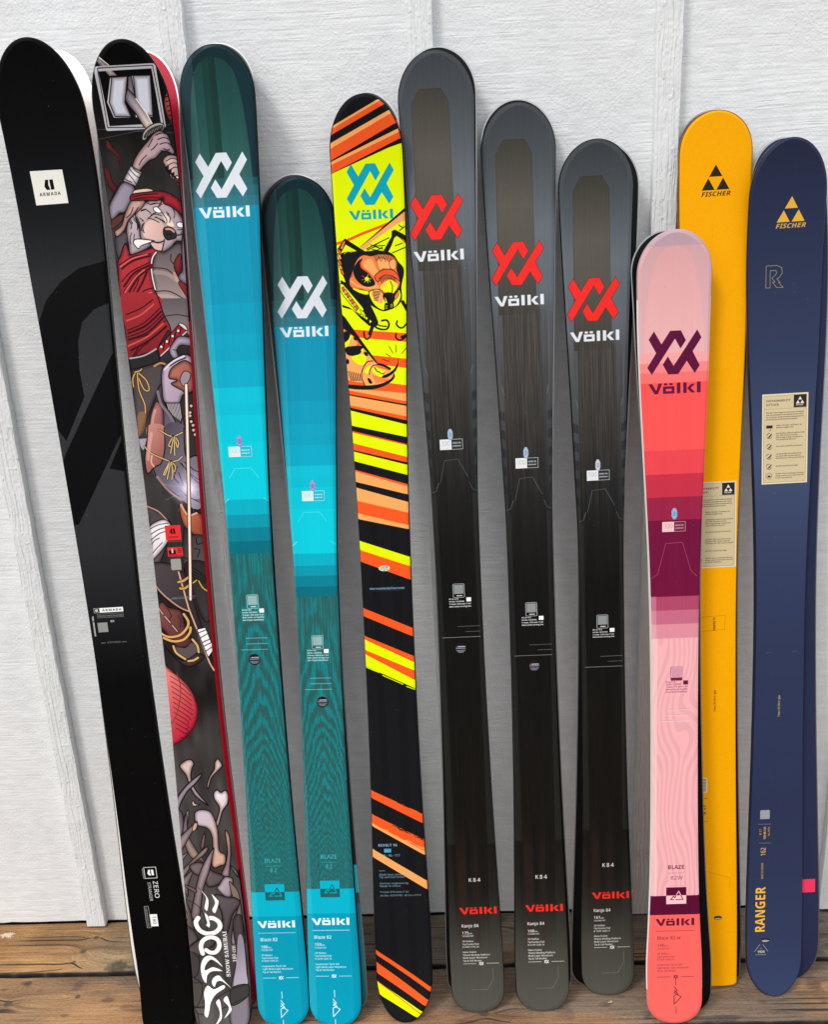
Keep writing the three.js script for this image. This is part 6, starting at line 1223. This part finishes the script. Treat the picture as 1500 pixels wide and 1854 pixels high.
const kraft = new THREE.MeshStandardMaterial({ roughness: .7, map: smallTex(512, 1024, (g, W, H) => {
  const r = rng(9); g.fillStyle = '#cdbb94'; g.fillRect(0, 0, W, H); for (let i = 0; i < 2600; i++) { g.fillStyle = ['rgba(120,98,60,.35)', 'rgba(240,228,200,.4)', 'rgba(90,75,50,.5)'][i % 3]; g.fillRect(r() * W, r() * H, 1 + r() * 4, 1 + r() * 3); }
  g.strokeStyle = '#e3d3ae'; g.lineWidth = 14; g.strokeRect(7, 7, W - 14, H - 14); g.strokeStyle = '#8d7c58'; g.lineWidth = 3; g.strokeRect(20, 20, W - 40, H - 40); g.fillStyle = '#8d7c58'; g.fillRect(20, 166, W - 40, 3);
  g.fillStyle = '#0d0d0c'; g.fillRect(350, 20, 142, 142); ctx = g; trimark('#eadfc4', 421, 40, 92); g.save(); g.translate(366, 142); g.transform(1, 0, -.25, 1, 0, 0); g.fillStyle = '#eadfc4'; g.font = 'bold 20px sans-serif'; g.fillText('FISCHER', 8, 0); g.restore();
  g.fillStyle = '#2a241a'; g.font = 'bold 38px sans-serif'; const sp = (s, x, y, d) => { for (const c of s) { g.fillText(c, x, y); x += g.measureText(c).width + d; } };
  g.fillStyle = '#14100a'; g.font = 'bold 32px sans-serif'; sp('SUSTAINABILITY', 44, 88, 1.5); sp('ACTION', 44, 132, 4);
  g.font = 'bold 20px sans-serif'; ['The skis in the Ranger line have been developed', 'with extra attention to the selection of raw materi-', 'als, as well as energy and waste-management to', 'minimize the environmental impact.'].forEach((s, i) => g.fillText(s, 44, 218 + i * 25, 420));
  g.font = '19px sans-serif'; const rows = [[362, ['made in Europe, resulting in an', 'efficient supply chain']], [452, ['sustainably produced topsheet with', 'min. 80% recycled content,', '90% energy savings compared to', 'conventional production']], [600, ['zero waste woodcore production']], [688, ['top sheet 50% natural based oil', 'top sheet 50% reused material', 'black base min. 50% reused material']], [826, ['20-27% recycled steel edges']], [914, ['Fischer relies on biomass and solar', 'energy as well as meter waste reduction', 'for its ski production']]];
  g.fillStyle = '#241e14'; g.font = 'bold 19px sans-serif'; for (const [y, L] of rows) L.forEach((s, i) => g.fillText(s, 156, y + i * 24, 320));
  g.fillStyle = '#14120e'; g.strokeStyle = '#14120e'; g.lineWidth = 6;
  g.fillRect(46, 352, 72, 34); g.beginPath(); g.arc(82, 396, 16, 0, 2); g.stroke();
  for (const y of [470, 594, 706, 822]) { g.beginPath(); g.arc(82, y, 30, .4, 2.6); g.stroke(); g.beginPath(); g.arc(82, y, 30, 3.3, 5); g.stroke(); g.beginPath(); g.moveTo(64, y + 18); g.lineTo(106, y - 26); g.lineTo(112, y - 14); g.lineTo(84, y + 20); g.fill(); }
  g.lineWidth = 4; g.beginPath(); g.arc(82, 930, 34, 0, 7); g.stroke(); g.fillRect(66, 924, 34, 22);
}) });
const sticker = (s, name, mat, x0, x1, y0, y1, round, label) => part(name, patch(s.k, x0, x1, y0, y1, round), mat, s.a, label);

const whiteBase = plain(0xf0eeea, .4), crimson = plain(0xb4082f, .38), redSide = printed(topTex(1781, (L) => { R('#0b0b0c', -75, 0, 150, L); R('#c80f1c', 0, 430, 75, 1010); }), { roughness: .4, specularIntensity: .25 }), blackBase = plain(0x070708, .35), orangeSide = plain(0x8a4a05, .5), navyBase = plain(0x262c48, .45), whiteSide = printed(topTex(1460, (L) => { R('#b39aa4', -75, 0, 150, 110); R('#f1efe8', -75, 110, 150, L - 180); R('#e07a76', -75, L - 70, 150, 70); }), { roughness: .45, specularIntensity: .25 });
const tealBase = printed(topTex(1600, (L) => { R('#0a0c0d', -75, 0, 150, L); R('#0f5a68', -75, L - 320, 150, 320); R('#1a9db0', -75, L - 320, 150, 60); R('#123c44', -75, L - 262, 150, 22); }), { roughness: .4 });
const waspBase = printed(topTex(1686, (L) => { const r = rng(21), c = ['#c6d813', '#d8531f', '#1a1a1c', '#e08a4c', '#1a1a1c']; for (let y = 0; y < L; y += 22 + r() * 60) { R(c[Math.floor(r() * 5)], -75, y, 150, 90); } }), { roughness: .4 });

const armada = ski('black', { prof: P_BLACK, rt: .11, pt: 2.05, rb: .045, pb: 3.6 },
  { map: blackTop(mm('black')), rough: .5, label: 'wide matte black ski with a cream square logo patch, leftmost in the row' },
  { base: whiteBase, side: sideBlack, top: plain(0x070708, .5), label: 'white-based ski tucked behind the matte black ski at the left end' });
const samurai = ski('bdog', { prof: P_BDOG, rt: .1, pt: 2.05, rb: .07, pb: 2.6 },
  { map: samuraiTop(mm('bdog')), rough: .3, coat: .35, side: redSide, label: 'ski illustrated with a red-hooded dog swordsman above a heap of bones' },
  { base: crimson, side: sideBlack, top: plain(0x1a1817, .4), label: 'crimson-based ski showing along the right edge of the dog swordsman ski' });
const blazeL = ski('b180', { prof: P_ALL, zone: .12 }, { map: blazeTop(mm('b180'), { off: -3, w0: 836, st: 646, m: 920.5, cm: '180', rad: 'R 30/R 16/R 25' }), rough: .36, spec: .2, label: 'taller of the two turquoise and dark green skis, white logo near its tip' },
  { base: tealBase, top: plain(0x0f3239, .4), label: 'dark rear ski of the taller turquoise pair, seen as a black right edge' });
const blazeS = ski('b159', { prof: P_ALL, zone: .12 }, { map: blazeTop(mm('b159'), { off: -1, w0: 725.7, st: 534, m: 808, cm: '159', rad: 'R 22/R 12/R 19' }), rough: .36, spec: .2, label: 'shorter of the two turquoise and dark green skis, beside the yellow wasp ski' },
  { base: tealBase, top: plain(0x0f3239, .4), label: 'dark rear ski of the shorter turquoise pair, teal at its tail' });
const wasp = ski('rev', { prof: P_REV, rt: .085, rb: .085, pb: 2.1 }, { map: waspTop(mm('rev')), rough: .3, coat: .3, label: 'neon yellow, orange and black striped ski with a big wasp drawing' },
  { base: waspBase, top: plain(0x121215, .4), label: 'rear ski behind the neon wasp ski, a colourful sliver along its left edge' });
const kLong = ski('k175', { prof: wide(P_ALL, 1, 1.2), bev: .0065, zone: .11 }, { map: kanjoTop(mm('k175'), { off: -5, st: 625.8, m: 892, cm: '175', rad: 'R 24/R 17/R 20' }), rough: .30, spec: .45, label: 'tallest of the three charcoal skis with a red logo, next to the wasp ski' },
  { base: blackBase, top: plain(0x4a4f54, .35), label: 'charcoal rear ski behind the tallest of the red-logo charcoal skis' });
const kMid = ski('k168', { prof: wide(P_ALL, 1, 1.2), bev: .0065, zone: .11 }, { map: kanjoTop(mm('k168'), { off: -3, st: 587, m: 857, cm: '168', rad: 'R 21/R 15/R 19' }), rough: .30, spec: .45, label: 'middle-height charcoal ski with a red logo, between two other charcoal skis' },
  { base: blackBase, top: plain(0x4a4f54, .35), label: 'charcoal rear ski behind the middle one of the red-logo charcoal skis' });
const kShort = ski('k161', { prof: wide(P_ALL, 1, 1.2), bev: .0065, zone: .11 }, { map: kanjoTop(mm('k161'), { off: -3, st: 548.7, m: 823, cm: '161', rad: 'R 19/R 14/R 17' }), rough: .30, spec: .45, label: 'shortest of the three charcoal skis with a red logo, next to the pink ski' },
  { base: blackBase, side: sideBlack, top: plain(0x4a4f54, .35), label: 'black-based rear ski swung out left behind the shortest charcoal ski' });
const pink = ski('p146', { prof: P_PINK, rt: .07, zone: .12 }, { map: pinkTop(mm('p146')), rough: .36, coat: .15, side: whiteSide, label: 'short pink and coral ski with plum bands, white sidewall and plum logo' },
  { base: blackBase, side: sideBlack, top: plain(0xd8a8ab, .4), label: 'black-based rear ski peeking out at the upper left of the pink ski' });
const yellow = ski('yel', { prof: P_YEL, rt: .07, pt: 2.3, rb: .016, pb: 5, bev: .004 }, { map: yellowTop(mm('yel')), rough: .5, side: orangeSide, label: 'plain golden yellow ski with a black triangle logo and a squared tail' },
  { base: blackBase, side: sideBlack, top: plain(0xf2a302, .5), label: 'black-based rear ski behind the golden yellow ski' });
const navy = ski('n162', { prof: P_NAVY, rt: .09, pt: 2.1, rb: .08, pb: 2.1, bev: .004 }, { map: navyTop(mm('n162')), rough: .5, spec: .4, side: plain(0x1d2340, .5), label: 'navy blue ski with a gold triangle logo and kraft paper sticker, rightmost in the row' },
  { base: navyBase, side: sideBlack, top: plain(0x2b3353, .5), label: 'navy rear ski with a bright pink sticker, its tail showing right of the front one' });

sticker(blazeL, 'anniversary_sticker', HUN.cyan, -25, 15, 646, 664); sticker(blazeL, 'oval_sticker', OV.lilac, -9.5, -.5, 627, 647, true); sticker(blazeL, 'round_sticker', roundMat, -16.5, 4.5, 1020, 1041, true);
sticker(blazeS, 'anniversary_sticker', HUN.cyan, -18, 22, 534, 552); sticker(blazeS, 'oval_sticker', OV.lilac, -3, 6, 515, 535, true); sticker(blazeS, 'round_sticker', roundMat, -8.5, 12.5, 913, 934, true);
sticker(kLong, 'anniversary_sticker', HUN.dark, -21.6, 18, 624, 642); sticker(kLong, 'oval_sticker', OV.ice, -7.5, 1.5, 606, 626, true); sticker(kLong, 'round_sticker', roundMat, -12.5, 8, 992, 1013, true);
sticker(kMid, 'anniversary_sticker', HUN.dark, -21, 18.6, 586, 604); sticker(kMid, 'oval_sticker', OV.ice, -7, 2, 567, 587, true); sticker(kMid, 'round_sticker', roundMat, -9, 11.5, 956, 977, true);
sticker(kShort, 'anniversary_sticker', HUN.dark, -24, 15.6, 548, 566); sticker(kShort, 'oval_sticker', OV.white, -9, 0, 529, 549, true);
sticker(pink, 'anniversary_sticker', HUN.plum, -22, 18, 488, 505.5); sticker(pink, 'oval_sticker', OV.sky, -6, 4, 464, 484, true);
sticker(wasp, 'oval_sticker', paleOval, -12.5, 7.5, 776, 786.5, true);
sticker(yellow, 'oval_sticker', blackOval, 3.5, 19, 1480, 1489, true); sticker(navy, 'oval_sticker', blackOval, -26, -9, 1464.5, 1474, true);
sticker(yellow, 'paper_sticker', kraft, -40.5, 38, 618.5, 775.5); sticker(navy, 'paper_sticker', kraft, -36.5, 42, 414, 571);
part('pink_sticker', basePatch(navy.k, -45, -12, 1360, 1388), plain(0xe8365c, .4), navy.b);

const chip = thing('wood_chip', 'small pale wood chip on the deck at the foot of the shortest charcoal ski', 'wood chip');
{
  const g = new THREE.CylinderGeometry(.0013, .002, .009, 7, 3); g.rotateZ(Math.PI / 2); const p = g.attributes.position, r = rng(3); for (let i = 0; i < p.count; i++) p.setXYZ(i, p.getX(i), p.getY(i) * .55 + (hash(i % 7, 4) - .5) * .0012, p.getZ(i) * (1 + .4 * Math.sin(p.getX(i) * 400)));
  g.computeVertexNormals(); chip.position.set(1.108, .0035, .254); chip.rotation.y = .35; part('splinter', g, new THREE.MeshStandardMaterial({ color: 0xb59a74, roughness: .85 }), chip);
}

renderer.render(scene, camera);
